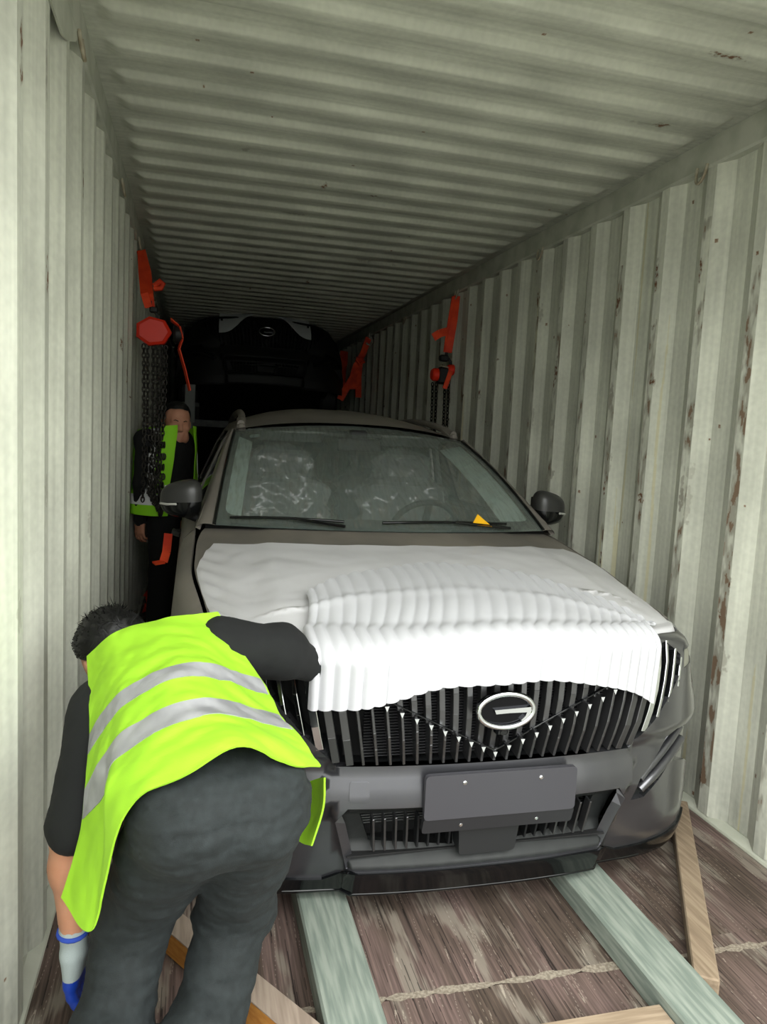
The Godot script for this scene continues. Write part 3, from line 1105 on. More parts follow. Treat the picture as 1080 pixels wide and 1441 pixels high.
func slat(s: Shape, at: Callable, y0: float, y1: float, w: float, depth: float, off: float) -> void:
	var m := 4
	for k in m:
		var a := body(at.call(lerpf(y0, y1, float(k) / m)))
		var b := body(at.call(lerpf(y0, y1, float(k + 1) / m)))
		b += (b - a).normalized() * 0.003
		var o := body_out(at.call(lerpf(y0, y1, (k + 0.5) / m)))
		s.bar(a + o * (off - depth * 0.5), b + o * (off - depth * 0.5), w, depth, o, 0.0015)


func wheel(car: Node3D, at: Vector3, sg: float, m_rim: Material) -> void:
	var w := Node3D.new()
	w.name = numbered("wheel", car)
	car.add_child(w, true)
	w.position = at
	var turn := Transform3D(Basis(Vector3.BACK, -sg * PI / 2), Vector3.ZERO)
	var s := Shape.new()
	s.lathe([Vector2(0.22, 0.09), Vector2(0.27, 0.105), Vector2(0.31, 0.10), Vector2(0.324, 0.07), Vector2(0.325, 0.0), Vector2(0.324, -0.07), Vector2(0.31, -0.10), Vector2(0.22, -0.09)], turn, 40)
	add("tyre", s, mat(Color(0.10, 0.10, 0.10), 0.9), w)
	s = Shape.new()
	s.lathe([Vector2(0.0, 0.06), Vector2(0.05, 0.065), Vector2(0.06, 0.05)], turn, 20)
	s.lathe([Vector2(0.20, 0.075), Vector2(0.225, 0.092), Vector2(0.222, -0.08)], turn, 40)
	for k in 5:
		var a := TAU * k / 5.0
		s.bar(turn * Vector3(0.03 * cos(a), 0.05, 0.03 * sin(a)), turn * Vector3(0.215 * cos(a), 0.07, 0.215 * sin(a)), 0.05, 0.02, turn.basis * Vector3.UP, 0.004)
	add("rim", s, m_rim, w)


func glasshouse(car: Node3D, m_paint: Material, m_black: Material, m_gloss: Material, m_chrome: Material, m_void: Material) -> void:
	var m_glass := mat(Color(0.72, 0.80, 0.77, 0.16), 0.02)
	m_glass.transparency = BaseMaterial3D.TRANSPARENCY_ALPHA
	var m_dark := mat(Color(0.10, 0.12, 0.12, 0.55), 0.03)
	m_dark.transparency = BaseMaterial3D.TRANSPARENCY_ALPHA
	var s := Shape.new()
	s.sheet(func(u: float, v: float) -> Vector3: return shield(lerpf(-1, 1, u), v), 28, 14)
	fix_up(s)
	var ws := add("windscreen", s, m_glass, car)
	ws.set_meta("label", "dusty windscreen")
	# printed dark border of the glass
	s = Shape.new()
	var border := func(p: Vector2) -> Vector3: return shield(p.x, p.y) - Vector3(0, 0.003, 0.002)
	s.panel(border, rect(-1, 0, 1, 1), [rounded(PackedVector2Array([Vector2(-0.955, 0.08), Vector2(0.955, 0.08), Vector2(0.95, 0.955), Vector2(-0.95, 0.955)]), 0.07)], Vector2(0.08, 0.08), 0.0)
	fix_up(s)
	add("windscreen_border", s, mat(Color(0.07, 0.075, 0.075), 0.3), ws)
	# dried dust with run marks
	var w := 512
	var h := 512
	var im := Image.create_empty(w, h, false, Image.FORMAT_RGBA8)
	var na := noise(0.05, 5, 3)
	var nb := noise(0.02, 8, 3)
	for y in h:
		for x in w:
			var d := 0.5 + na.get_noise_2d(x * 2.6 + 4.0 * sin(y * 0.05), y * 0.22) * 1.1
			var a := clampf(0.05 + 0.22 * d * d + 0.06 * nb.get_noise_2d(x, y), 0.0, 0.5)
			im.set_pixel(x, y, Color(0.50, 0.49, 0.44, a))
	var m_dust := mat(Color.WHITE, 0.9)
	m_dust.transparency = BaseMaterial3D.TRANSPARENCY_ALPHA
	m_dust.albedo_texture = ImageTexture.create_from_image(im)
	s = Shape.new()
	s.sheet(func(u: float, v: float) -> Vector3: return shield(lerpf(-0.99, 0.99, u), lerpf(0.01, 0.99, v)) + Vector3(0, 0.002, 0.001), 28, 14)
	fix_up(s)
	add("dust_film", s, m_dust, ws)
	# small sticker in the upper corner
	s = Shape.new()
	s.panel(func(p: Vector2) -> Vector3: return shield(p.x, p.y) - Vector3(0, 0.004, 0.002), rounded(rect(-0.87, 0.87, -0.79, 0.92), 0.02), [], Vector2(0.1, 0.1))
	fix_up(s)
	add("sticker", s, mat(Color(0.55, 0.62, 0.60), 0.5), ws)
	# wipers
	for q in [[-0.92, -0.30, 0.028], [-0.08, 0.72, 0.028]]:
		s = Shape.new()
		var pts := []
		for k in 9:
			pts.append(shield(lerpf(q[0], q[1], k / 8.0), 0.035 + 0.012 * sin(PI * k / 8.0)) + Vector3(0, 0.016, 0.008))
		s.tube(pts, 0.006, 6)
		s.bar(shield(lerpf(q[0], q[1], 0.55), 0.035) + Vector3(0, 0.024, 0.01), shield(q[1], 0.0) + Vector3(0, 0.02, 0.02), 0.018, 0.012)
		add("wiper", s, m_gloss, car)
	# side walls of the cabin with window openings
	for sg in [1.0, -1.0]:
		var f := func(p: Vector2) -> Vector3: return Vector3(sg * glass_side(p.x, p.y), p.y, p.x)
		var side := PackedVector2Array([Vector2(-4.33, 1.0), Vector2(-1.36, 1.0), Vector2(-1.42, 1.05), Vector2(-2.21, 1.418), Vector2(-2.5, 1.45), Vector2(-2.9, 1.465), Vector2(-3.5, 1.455), Vector2(-4.0, 1.415), Vector2(-4.15, 1.36)])
		var w1 := rounded(PackedVector2Array([Vector2(-1.72, 1.05), Vector2(-2.28, 1.355), Vector2(-2.56, 1.405), Vector2(-2.60, 1.05)]), 0.03)
		var w2 := rounded(PackedVector2Array([Vector2(-2.70, 1.05), Vector2(-2.68, 1.41), Vector2(-3.35, 1.405), Vector2(-3.56, 1.05)]), 0.03)
		var w3 := rounded(PackedVector2Array([Vector2(-3.62, 1.06), Vector2(-3.44, 1.39), Vector2(-3.72, 1.36), Vector2(-3.92, 1.12)]), 0.03)
		s = Shape.new()
		s.panel(f, side, [w1, w2, w3], Vector2(0.07, 0.05), 0.0, 0.02, -sg)
		add("cabin_side", s, m_paint, car)
		for w_ in [w1, w2, w3]:
			s = Shape.new()
			s.panel(f, w_, [], Vector2(0.12, 0.1), -0.006, 0.0, -sg)
			add("side_window", s, m_dark if w_ != w1 else m_glass, car)
		s = Shape.new()
		var strip := []
		for k in 7:
			strip.append(f.call(Vector2(lerpf(-1.66, -3.9, k / 6.0), 1.04)) + Vector3(sg * 0.004, 0, 0))
		s.tube(strip, 0.007, 6)
		add("window_strip", s, m_chrome, car)
		# windscreen pillar, between glass and side
		s = Shape.new()
		s.sheet(func(u: float, v: float) -> Vector3:
			var g := shield(sg * 0.995, v)
			var e: Vector3 = f.call(Vector2(lerpf(-1.36, -2.21, v), lerpf(1.0, 1.418, v)))
			var p := g.lerp(e, u)
			return p + Vector3(sg * 0.012, 0.012, 0.008) * sin(PI * u), 5, 12)
		fix_up(s)
		add("windscreen_pillar", s, m_paint, car)
		s = Shape.new()
		var edge := []
		for k in 13:
			edge.append(shield(sg * 1.0, k / 12.0) + Vector3(0, 0.004, 0))
		s.tube(edge, 0.008, 6)
		add("pillar_seal", s, m_gloss, car)
		# lining inside the pillar
		s = Shape.new()
		s.sheet(func(u: float, v: float) -> Vector3:
			var g := shield(sg * 0.965, lerpf(0.05, 0.97, v)) - Vector3(0, 0.02, 0)
			return g.lerp(g + Vector3(-sg * 0.085, -0.03, -0.12), u), 2, 10)
		add("pillar_lining", s, mat(Color(0.58, 0.65, 0.61), 0.8), car)
		# roof rail
		var rail := []
		var rr := []
		for k in 13:
			var z := lerpf(-2.24, -3.95, k / 12.0)
			rail.append(Vector3(sg * (glass_side(z, interp(ROOF, z)) - 0.035), interp(ROOF, z) + 0.018 + 0.045 * sqrt(sin(PI * clampf(k / 12.0, 0.02, 0.98))), z))
			rr.append(0.02)
		s = Shape.new()
		s.tube(rail, rr, 10)
		s.bar(rail[0] + Vector3(0, -0.03, 0.02), rail[1] + Vector3(0, 0.0, 0.0), 0.05, 0.05, Vector3.UP, 0.015)
		add("roof_rail", s, m_paint, car)
	# roof
	s = Shape.new()
	s.sheet(func(u: float, v: float) -> Vector3:
		var a := u * 2.0 - 1.0
		var z0 := -2.19 + 0.05 * (1.0 - a * a)
		var z := lerpf(z0, -4.12, v)
		var e := interp(ROOF, z)
		return Vector3(a * (glass_side(z, e) + 0.002), e + (0.064 + 0.045 * sin(PI * minf(1.0, v * 1.2))) * (1.0 - pow(absf(a), 2.6)), z), 26, 18)
	fix_up(s)
	add("roof", s, m_paint, car)
	# tailgate glass and tail
	s = Shape.new()
	s.sheet(func(u: float, v: float) -> Vector3:
		var a := u * 2.0 - 1.0
		var hi := Vector3(a * 0.63, 1.36 + 0.062 * (1.0 - a * a), -4.12 - 0.02 * (1.0 - a * a))
		var lo := Vector3(a * 0.80, 1.0, -4.33 - 0.06 * (1.0 - a * a))
		return hi.lerp(lo, v), 12, 6)
	add("tail_window", s, m_dark, car)


func cabin(car: Node3D, m_void: Material) -> void:
	var m_dash := mat(Color(0.085, 0.09, 0.09), 0.7)
	var s := Shape.new()
	s.sheet(func(u: float, v: float) -> Vector3:
		var a := u * 2.0 - 1.0
		return Vector3(a * 0.72, 0.985 - 0.05 * v * v + 0.02 * sin(PI * v) - (0.22 * pow(v, 6)), -1.36 + 0.14 * (1.0 - a * a) - 0.55 * v), 20, 12)
	fix_up(s)
	add("dashboard", s, m_dash, car)
	# steering wheel on the car's left
	var st := Node3D.new()
	st.name = numbered("steering_wheel", car)
	car.add_child(st, true)
	st.transform = Transform3D(Basis(Vector3.RIGHT, -1.1), Vector3(0.36, 0.93, -1.93))
	s = Shape.new()
	var ring := []
	for k in 28:
		ring.append(Vector3(0.185 * cos(TAU * k / 28.0), 0, 0.18 * sin(TAU * k / 28.0)))
	s.tube(ring, 0.016, 8, true)
	for a in [0.0, PI, PI / 2]:
		s.bar(Vector3.ZERO, Vector3(0.18 * cos(a), 0, 0.18 * sin(a)), 0.04, 0.015, Vector3.UP, 0.004)
	s.box(Vector3(0.13, 0.04, 0.11), Transform3D(Basis(), Vector3.ZERO), 0.015)
	add("wheel_rim", s, m_dash, st)
	# seats in clear plastic bags
	var m_seat := mat(Color(0.10, 0.10, 0.105), 0.7)
	var m_bag := mat(Color(0.9, 0.94, 0.92, 0.16), 0.06)
	m_bag.transparency = BaseMaterial3D.TRANSPARENCY_ALPHA
	for q in [[-0.37, -2.30, 0.25], [0.37, -2.30, 0.25], [-0.42, -3.15, 0.27], [0.42, -3.15, 0.27]]:
		var seat := Node3D.new()
		seat.name = numbered("seat", car)
		car.add_child(seat, true)
		seat.position = Vector3(q[0], 0.0, q[1])
		s = Shape.new()
		s.box(Vector3(q[2] * 2.0, 0.62, 0.14), Transform3D(Basis(Vector3.RIGHT, -0.30), Vector3(0, 0.86, -0.06)), 0.05)
		add("backrest", s, m_seat, seat)
		s = Shape.new()
		s.box(Vector3(q[2] * 2.0, 0.16, 0.5), Transform3D(Basis(), Vector3(0, 0.55, 0.24)), 0.05)
		add("cushion", s, m_seat, seat)
		s = Shape.new()
		s.box(Vector3(0.26, 0.17, 0.10), Transform3D(Basis(Vector3.RIGHT, -0.25), Vector3(0, 1.23, -0.15)), 0.04)
		add("headrest", s, m_seat, seat)
		# crumpled bag
		var nz := noise(9.0, int(q[0] * 100) + int(q[1] * 10), 3)
		s = Shape.new()
		s.sheet(func(u: float, v: float) -> Vector3:
			var a := TAU * u
			var half := Vector2(q[2] * 1.06, 0.105 if v < 0.75 else 0.085)
			if v > 0.68:
				half.x *= lerpf(1.0, 0.62, smoothstep(0.68, 0.8, v))
			var top := 1.0 - smoothstep(0.93, 1.0, v) * 0.75
			var y := 0.56 + 0.79 * v
			var c := Vector2(cos(a), sin(a))
			var sq := pow(pow(absf(c.x), 5) + pow(absf(c.y), 5), -0.2)
			var p := Vector3(c.x * half.x * sq * top, y, c.y * half.y * sq * top - 0.06 - (y - 0.86) * 0.28)
			return p + Vector3(cos(a), 0.15, sin(a)) * (nz.get_noise_3dv(p) * 0.06 + absf(nz.get_noise_3d(p.x * 2.0, p.y * 1.2, p.z * 2.0)) * 0.05), 44, 30)
		add("plastic_cover", s, m_bag, seat).set_meta("label", "crumpled clear plastic seat cover")
	# mirror inside and headlining
	s = Shape.new()
	s.box(Vector3(0.24, 0.07, 0.03), Transform3D(Basis(), Vector3(0, 1.37, -2.02)), 0.012)
	s.box(Vector3(0.10, 0.08, 0.10), Transform3D(Basis(), Vector3(0, 1.41, -2.08)), 0.012)
	add("inside_mirror", s, m_dash, car)
	s = Shape.new()
	s.box(Vector3(1.15, 0.02, 1.7), Transform3D(Basis(), Vector3(0, 1.42, -3.1)), 0.008)
	add("headlining", s, mat(Color(0.45, 0.47, 0.45), 0.9), car)
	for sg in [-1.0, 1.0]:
		s = Shape.new()
		s.box(Vector3(0.36, 0.012, 0.15), Transform3D(Basis(Vector3.RIGHT, -0.35), Vector3(sg * 0.34, 1.40, -2.22)), 0.005)
		add("sun_visor", s, mat(Color(0.50, 0.53, 0.51), 0.85), car)
		s = Shape.new()
		s.bar(Vector3(sg * 0.70, 1.0, -2.66), Vector3(sg * 0.61, 1.40, -2.62), 0.03, 0.10, Vector3.BACK, 0.008)
		var glint := Shape.new()  # bright line of reflection built as a thin white strip on the pillar
		glint.bar(Vector3(sg * 0.640, 1.05, -2.60), Vector3(sg * 0.572, 1.36, -2.55), 0.012, 0.025, Vector3.BACK, 0.003)
		add("glint_strip", glint, mat(Color(0.92, 0.92, 0.90), 0.5), car).set_meta("label", "white strip on the door pillar that stands in for a bright reflected line")
		add("door_pillar_lining", s, mat(Color(0.55, 0.58, 0.56), 0.8), car)


func wing_mirror(car: Node3D, sg: float, m_paint: Material, m_gloss: Material, m_black: Material) -> void:
	var o := Node3D.new()
	o.name = numbered("wing_mirror", car)
	car.add_child(o, true)
	o.position = Vector3(sg * 0.905, 1.11, -1.55)
	var shell := func(lo: float, hi: float, grow: float) -> Shape:
		var s := Shape.new()
		s.sheet(func(u: float, v: float) -> Vector3:
			var a := TAU * u
			var b := lerpf(lo, hi, v)
			var x := cos(b) * cos(a)
			var z := cos(b) * sin(a)
			var y := sin(b)
			var q := pow(pow(absf(x), 3) + pow(absf(y), 3) + pow(absf(z), 3), -1.0 / 3.0)
			var p := Vector3(x, y, z) * q * Vector3(0.092, 0.092, 0.07) * grow
			# slimmer towards the tip, front pushed back there
			var t := (p.x * sg + 0.092) / 0.184
			p.y *= lerpf(1.08, 0.72, t)
			p.y += -0.016 * t + 0.0
			p.z -= 0.05 * t * t
			if p.z < -0.045:
				p.z = lerpf(p.z, -0.045, 0.8)
			return p, 32, 14, -1.0)
		return s
	add("mirror_cap", shell.call(-0.12, PI / 2, 1.0), mat(Color(0.20, 0.20, 0.195), 0.35), o)
	add("mirror_base", shell.call(-PI / 2, -0.12, 0.985), m_gloss, o)
	var s := Shape.new()
	s.sheet(func(u: float, v: float) -> Vector3:
		return Vector3((u - 0.5) * 0.15, (v - 0.5) * 0.11 - 0.01, -0.072 - 0.02 * (u if sg > 0 else 1.0 - u)), 2, 2, -1.0, 0.004)
	add("mirror_glass", s, mat(Color(0.8, 0.82, 0.84), 0.02, 1.0), o)
	s = Shape.new()
	s.bar(Vector3(-sg * 0.12, -0.11, -0.02), Vector3(sg * 0.02, -0.055, 0.0), 0.05, 0.04, Vector3.UP, 0.012)
	add("mirror_arm", s, m_black, o)
	s = Shape.new()
	s.tube([Vector3(sg * 0.02, -0.024, 0.068), Vector3(sg * 0.06, -0.028, 0.045), Vector3(sg * 0.088, -0.03, -0.01)], 0.006, 6)
	add("turn_lamp", s, mat(Color(0.75, 0.75, 0.72), 0.2), o)


# ---- sheets laid over the bonnet; places are worked out on the bonnet's own surface
func hood_at(x: float, z: float) -> Vector3:
	var a := clampf(x / 0.85, -1, 1)
	var b := clampf(-z / 1.3, 0.0, 1.0)
	for k in 6:
		var p := hood(a, b)
		var e := Vector2(p.x - x, p.z - z)
		if e.length() < 0.0008:
			break
		var pa := (hood(a + 0.01, b) - p) * 100.0
		var pb := (hood(a, b + 0.01) - p) * 100.0
		var det := pa.x * pb.z - pb.x * pa.z
		if absf(det) < 1e-6:
			break
		a = clampf(a - (e.x * pb.z - pb.x * e.y) / det, -1.05, 1.05)
		b = clampf(b - (pa.x * e.y - e.x * pa.z) / det, -0.02, 1.0)
	return hood(a, b)


func build_covers() -> void:
	var m_film := mat(Color(0.81, 0.805, 0.815), 0.36)
	m_film.backlight_enabled = true
	m_film.backlight = Color(0.12, 0.12, 0.12)
	var nz := noise(2.2, 4, 3)
	var film := func(p: Vector2) -> Vector3:
		var q := hood(p.x, p.y)
		var lift := 0.009 + 0.007 * nz.get_noise_2d(q.x * 1.2, q.z * 1.2)
		# long fold across, and a blister on the worker's side
		var fy: float = q.z + 0.36 + 0.12 * q.x + 0.03 * sin(q.x * 6.0)
		lift += 0.010 * exp(-pow(fy / 0.012, 2)) * smoothstep(-0.70, -0.55, q.x) * smoothstep(0.75, 0.5, q.x)
		lift += 0.010 * smoothstep(0.0, 0.03, 0.5 - absf(fy - 0.19) * 8.0) * exp(-pow((q.x + 0.42) / 0.10, 2))
		# stretched towards the corner
		var c := smoothstep(0.72, 0.95, -p.x)
		lift += 0.003 * c * sin((p.y * 1.0 + p.x * 0.35) * 60.0)
		lift *= smoothstep(0.0, 0.04, 1.0 - absf(p.x)) * 0.8 + 0.2
		if p.y < 0.02:
			q.y -= (0.02 - p.y) * 0.9
			q.z += (0.02 - p.y) * 0.25
		return q + Vector3(0, lift, 0)
	var shape := PackedVector2Array([Vector2(-0.90, -0.015), Vector2(-0.4, -0.02), Vector2(0.0, -0.03), Vector2(0.5, -0.02), Vector2(0.84, -0.02), Vector2(0.93, -0.04), Vector2(0.985, 0.02), Vector2(0.99, 0.30), Vector2(0.98, 0.50), Vector2(0.95, 0.68), Vector2(0.90, 0.745), Vector2(0.4, 0.755), Vector2(-0.3, 0.755), Vector2(-0.905, 0.75), Vector2(-0.94, 0.68), Vector2(-0.985, 0.50), Vector2(-0.992, 0.30), Vector2(-0.975, 0.05)])
	var s := Shape.new()
	s.panel(film, shape, [], Vector2(0.022, 0.016), 0.0, 0.002)
	fix_up(s)
	var o := thing("bonnet_film", "smooth white protective film stretched over the whole bonnet of the dark car", "film", CAR_AT)
	add("film", s, m_film, o)
	# ribbed foam
	var rear := [Vector2(-0.505, -0.38), Vector2(-0.37, -0.53), Vector2(-0.20, -0.61), Vector2(-0.03, -0.66), Vector2(0.15, -0.63), Vector2(0.31, -0.56), Vector2(0.43, -0.42), Vector2(0.52, -0.28), Vector2(0.575, -0.15)]
	var front := [Vector2(-0.555, 0.722), Vector2(-0.44, 0.728), Vector2(-0.33, 0.738), Vector2(-0.18, 0.760), Vector2(0.0, 0.764), Vector2(0.135, 0.770), Vector2(0.30, 0.745), Vector2(0.42, 0.715), Vector2(0.50, 0.672)]
	var along := func(t: Array, u: float) -> Vector2:
		var f := u * (t.size() - 1)
		var i := mini(int(f), t.size() - 2)
		var p0: Vector2 = t[maxi(i - 1, 0)]
		var p3: Vector2 = t[mini(i + 2, t.size() - 1)]
		return t[i].cubic_interpolate(t[i + 1], p0, p3, f - i)
	var fz := noise(3.0, 12, 2)
	var foam := func(u: float, v: float) -> Vector3:
		var r: Vector2 = along.call(rear, u)
		var f: Vector2 = along.call(front, u)
		var nose := body(Vector2(f.x * 1.02, 0.80))
		var wave := pow(absf(sin(u * PI * 27.0 + 0.5 * sin(u * 17.0))), 0.8) * 2.0 - 1.0
		var hang := smoothstep(0.55, 0.72, v)
		var amp := lerpf(0.0035, 0.0065, hang) + 0.002 * (1.0 - smoothstep(0.0, 0.08, v))
		var slack := 0.020 + 0.006 * fz.get_noise_2d(u * 0.5, v * 0.4) + 0.010 * smoothstep(0.35, 0.0, u) + 0.006 * exp(-pow((v - 0.30) / 0.03, 2))
		if v < 0.62:
			var t := v / 0.62
			var x := lerpf(r.x, f.x, t * t)
			var z := lerpf(r.y, nose.z - 0.03, t)
			var p := hood_at(x, minf(z, body(Vector2(x, 0.86)).z - 0.02))
			p.x = x; p.z = z
			return p + Vector3(0, slack + amp * wave + 0.010 * smoothstep(0.6, 1.0, t), 0)
		var t := (v - 0.62) / 0.38
		var x := f.x
		var edge := hood_at(x, body(Vector2(x, 0.86)).z - 0.03)
		var top := edge.y + slack + 0.010
		# quarter turn over the bonnet's edge, then straight down
		var bend := 0.24
		var out := 0.050 + 0.075 * smoothstep(0.40, 0.12, u)
		var z0 := nose.z - 0.03
		var y := 0.0
		var z := 0.0
		if t < bend:
			var an := t / bend * PI / 2
			z = z0 + sin(an) * (0.03 + out)
			y = top - (1.0 - cos(an)) * 0.05
		else:
			var k := (t - bend) / (1.0 - bend)
			z = z0 + 0.03 + out - 0.012 * k
			y = lerpf(top - 0.05, f.y, k)
		return Vector3(x, y, z + amp * wave * smoothstep(0.0, bend, t)) + Vector3(0, amp * wave * (1.0 - smoothstep(0.0, bend, t)), 0)
	s = Shape.new()
	s.sheet(foam, 208, 44, 1.0, 0.0035)
	var m_foam := mat(Color(0.755, 0.755, 0.77), 0.6)
	m_foam.backlight_enabled = true
	m_foam.backlight = Color(0.2, 0.2, 0.2)
	o = thing("foam_sheet", "rippled white foam sheet hanging over the front edge of the bonnet above the grille", "foam sheet", CAR_AT)
	add("foam", s, m_foam, o)
	# yellow tag at the foot of the windscreen
	s = Shape.new()
	var c := shield(0.53, 0.03) + Vector3(0, 0.014, 0.012)
	var tri := [c + Vector3(-0.045, 0.0, 0.01), c + Vector3(0.05, -0.004, 0.015), c + Vector3(-0.005, 0.045, -0.03), c + Vector3(0.012, 0.004, 0.04)]
	for d in [0.0, 0.0015]:
		var k := Vector3(0, d, -d)
		s.flat(tri[0] + k, tri[1] + k, tri[2] + k, Vector3(0, 0.5, 1) if d == 0.0 else Vector3(0, -0.5, -1))
		s.flat(tri[0] + k, tri[1] + k, tri[3] + k, Vector3.UP)
	o = thing("yellow_tag", "small folded yellow paper tag tucked at the foot of the windscreen", "tag", CAR_AT)
	add("paper", s, mat(Color(0.98, 0.74, 0.05), 0.6), o)


# ---- figures: joints with radii joined into one distance field, meshed as surface nets
class Field:
	var lo: Vector3
	var cell: float
	var nx: int
	var ny: int
	var nz: int
	var d := PackedFloat32Array()
	func _init(a: Vector3, b: Vector3, c: float) -> void:
		lo = a; cell = c
		nx = ceili((b.x - a.x) / c) + 1; ny = ceili((b.y - a.y) / c) + 1; nz = ceili((b.z - a.z) / c) + 1
		d.resize(nx * ny * nz)
		d.fill(9.0)
	func span(a: Vector3, b: Vector3, r: float) -> Array:
		var p := ((a.min(b) - Vector3.ONE * r - lo) / cell).floor()
		var q := ((a.max(b) + Vector3.ONE * r - lo) / cell).ceil()
		return [maxi(0, int(p.x)), maxi(0, int(p.y)), maxi(0, int(p.z)), mini(nx - 1, int(q.x)), mini(ny - 1, int(q.y)), mini(nz - 1, int(q.z))]
	func bone(a: Vector3, b: Vector3, ra: float, rb: float, k := 0.03) -> void:
		var e := span(a, b, maxf(ra, rb) + k + cell * 2.0)
		var ab := b - a
		var l2 := maxf(ab.length_squared(), 1e-9)
		for z in range(e[2], e[5] + 1):
			for y in range(e[1], e[4] + 1):
				var at := (z * ny + y) * nx
				for x in range(e[0], e[3] + 1):
					var p := lo + Vector3(x, y, z) * cell - a
					var t := clampf(p.dot(ab) / l2, 0.0, 1.0)
					join(at + x, (p - ab * t).length() - lerpf(ra, rb, t), k)
	func ball(c: Vector3, r: Vector3, turn := Basis(), k := 0.02) -> void:
		var most := maxf(r.x, maxf(r.y, r.z))
		var least := minf(r.x, minf(r.y, r.z))
		var e := span(c, c, most + k + cell * 2.0)
		var inv := turn.inverse()
		for z in range(e[2], e[5] + 1):
			for y in range(e[1], e[4] + 1):
				var at := (z * ny + y) * nx
				for x in range(e[0], e[3] + 1):
					var p := inv * (lo + Vector3(x, y, z) * cell - c) / r
					var l := p.length()
					join(at + x, (l - 1.0) * least if l < 1.0 else (l - 1.0) * l / maxf((p / r).length(), 1e-6), k)
	func join(i: int, v: float, k: float) -> void:
		var o := d[i]
		var h := maxf(k - absf(o - v), 0.0) / k
		d[i] = minf(o, v) - h * h * k * 0.25
	func val(x: int, y: int, z: int) -> float:
		return d[(clampi(z, 0, nz - 1) * ny + clampi(y, 0, ny - 1)) * nx + clampi(x, 0, nx - 1)]
	func into(s: Shape, at := Transform3D.IDENTITY) -> void:
		var id := {}
		var pos := PackedVector3Array()
		var nor := PackedVector3Array()
		var sx := 1
		var sy := nx
		var sz := nx * ny
		var off := [0, sx, sy, sx + sy, sz, sx + sz, sy + sz, sx + sy + sz]
		var edges := [[0, 1], [2, 3], [4, 5], [6, 7], [0, 2], [1, 3], [4, 6], [5, 7], [0, 4], [1, 5], [2, 6], [3, 7]]
		for z in nz - 1:
			for y in ny - 1:
				var base := (z * ny + y) * nx
				for x in nx - 1:
					var i := base + x
					var d0 := d[i]
					if d0 > cell * 2.5 or d0 < -cell * 2.5:
						continue
					var m := 0
					for c in 8:
						if d[i + off[c]] < 0.0:
							m |= 1 << c
					if m == 0 or m == 255:
						continue
					var sum := Vector3.ZERO
					var n := 0
					for e in edges:
						var a: int = e[0]
						var b: int = e[1]
						if ((m >> a) & 1) != ((m >> b) & 1):
							var da := d[i + off[a]]
							var t := da / (da - d[i + off[b]])
							var pa := Vector3(a & 1, (a >> 1) & 1, a >> 2)
							var pb := Vector3(b & 1, (b >> 1) & 1, b >> 2)
							sum += pa.lerp(pb, t)
							n += 1
					id[i] = pos.size()
					pos.append(at * (lo + (Vector3(x, y, z) + sum / n) * cell))
					nor.append((at.basis * Vector3(val(x + 1, y, z) - val(x - 1, y, z) + val(x + 2, y + 1, z + 1) - val(x, y + 1, z + 1), val(x, y + 1, z) - val(x, y - 1, z) + val(x + 1, y + 2, z + 1) - val(x + 1, y, z + 1), val(x, y, z + 1) - val(x, y, z - 1) + val(x + 1, y + 1, z + 2) - val(x + 1, y + 1, z))).normalized())
		for i in id:
			var d0 := d[i] < 0.0
			for ax in 3:
				var st: int = [sx, sy, sz][ax]
				if (d[i + st] < 0.0) == d0:
					continue
				var s1: int = [sy, sz, sx][ax]
				var s2: int = [sz, sx, sy][ax]
				if not (id.has(i - s1) and id.has(i - s2) and id.has(i - s1 - s2)):
					continue
				var q := [id[i], id[i - s1], id[i - s1 - s2], id[i - s2]]
				s.tri(pos[q[0]], pos[q[1]], pos[q[2]], nor[q[0]], nor[q[1]], nor[q[2]])
				s.tri(pos[q[0]], pos[q[2]], pos[q[3]], nor[q[0]], nor[q[2]], nor[q[3]])


# put one shape into another, moved
func place(s: Shape, o: Shape, at: Transform3D) -> void:
	var rot := at.basis.orthonormalized()
	for k in o.v.size():
		s.v.append(at * o.v[k]); s.n.append(rot * o.n[k]); s.t.append(o.t[k])


# head, looking along +z, y up, origin where skull meets neck
func head_shape() -> Shape:
	var f := Field.new(Vector3(-0.11, -0.09, -0.13), Vector3(0.11, 0.22, 0.14), 0.0042)
	f.ball(Vector3(0, 0.115, -0.008), Vector3(0.076, 0.088, 0.097))
	f.ball(Vector3(0, 0.055, 0.036), Vector3(0.060, 0.072, 0.058), Basis(), 0.03)
	f.bone(Vector3(-0.036, 0.006, 0.048), Vector3(0.036, 0.006, 0.048), 0.034, 0.034, 0.03)
	f.bone(Vector3(0, -0.008, 0.074), Vector3(0, 0.0, 0.070), 0.022, 0.022, 0.02)
	for sg in [-1.0, 1.0]:
		f.ball(Vector3(sg * 0.040, 0.066, 0.066), Vector3(0.022, 0.016, 0.020), Basis(), 0.02)
		f.bone(Vector3(sg * 0.014, 0.104, 0.086), Vector3(sg * 0.044, 0.106, 0.073), 0.010, 0.009, 0.014)
		f.ball(Vector3(sg * 0.079, 0.078, -0.008), Vector3(0.009, 0.032, 0.019), Basis(Vector3.UP, -sg * 0.35), 0.006)
		f.ball(Vector3(sg * 0.011, 0.054, 0.097), Vector3(0.009, 0.008, 0.010), Basis(), 0.007)
	f.bone(Vector3(0, 0.094, 0.090), Vector3(0, 0.058, 0.106), 0.008, 0.012, 0.012)
	f.bone(Vector3(-0.020, 0.029, 0.084), Vector3(0.020, 0.029, 0.084), 0.007, 0.007, 0.008)
	f.bone(Vector3(-0.016, 0.019, 0.084), Vector3(0.016, 0.019, 0.084), 0.008, 0.008, 0.008)
	f.bone(Vector3(0, 0.06, -0.035), Vector3(0, -0.08, -0.025), 0.056, 0.058, 0.03)
	var s := Shape.new()
	f.into(s)
	return s


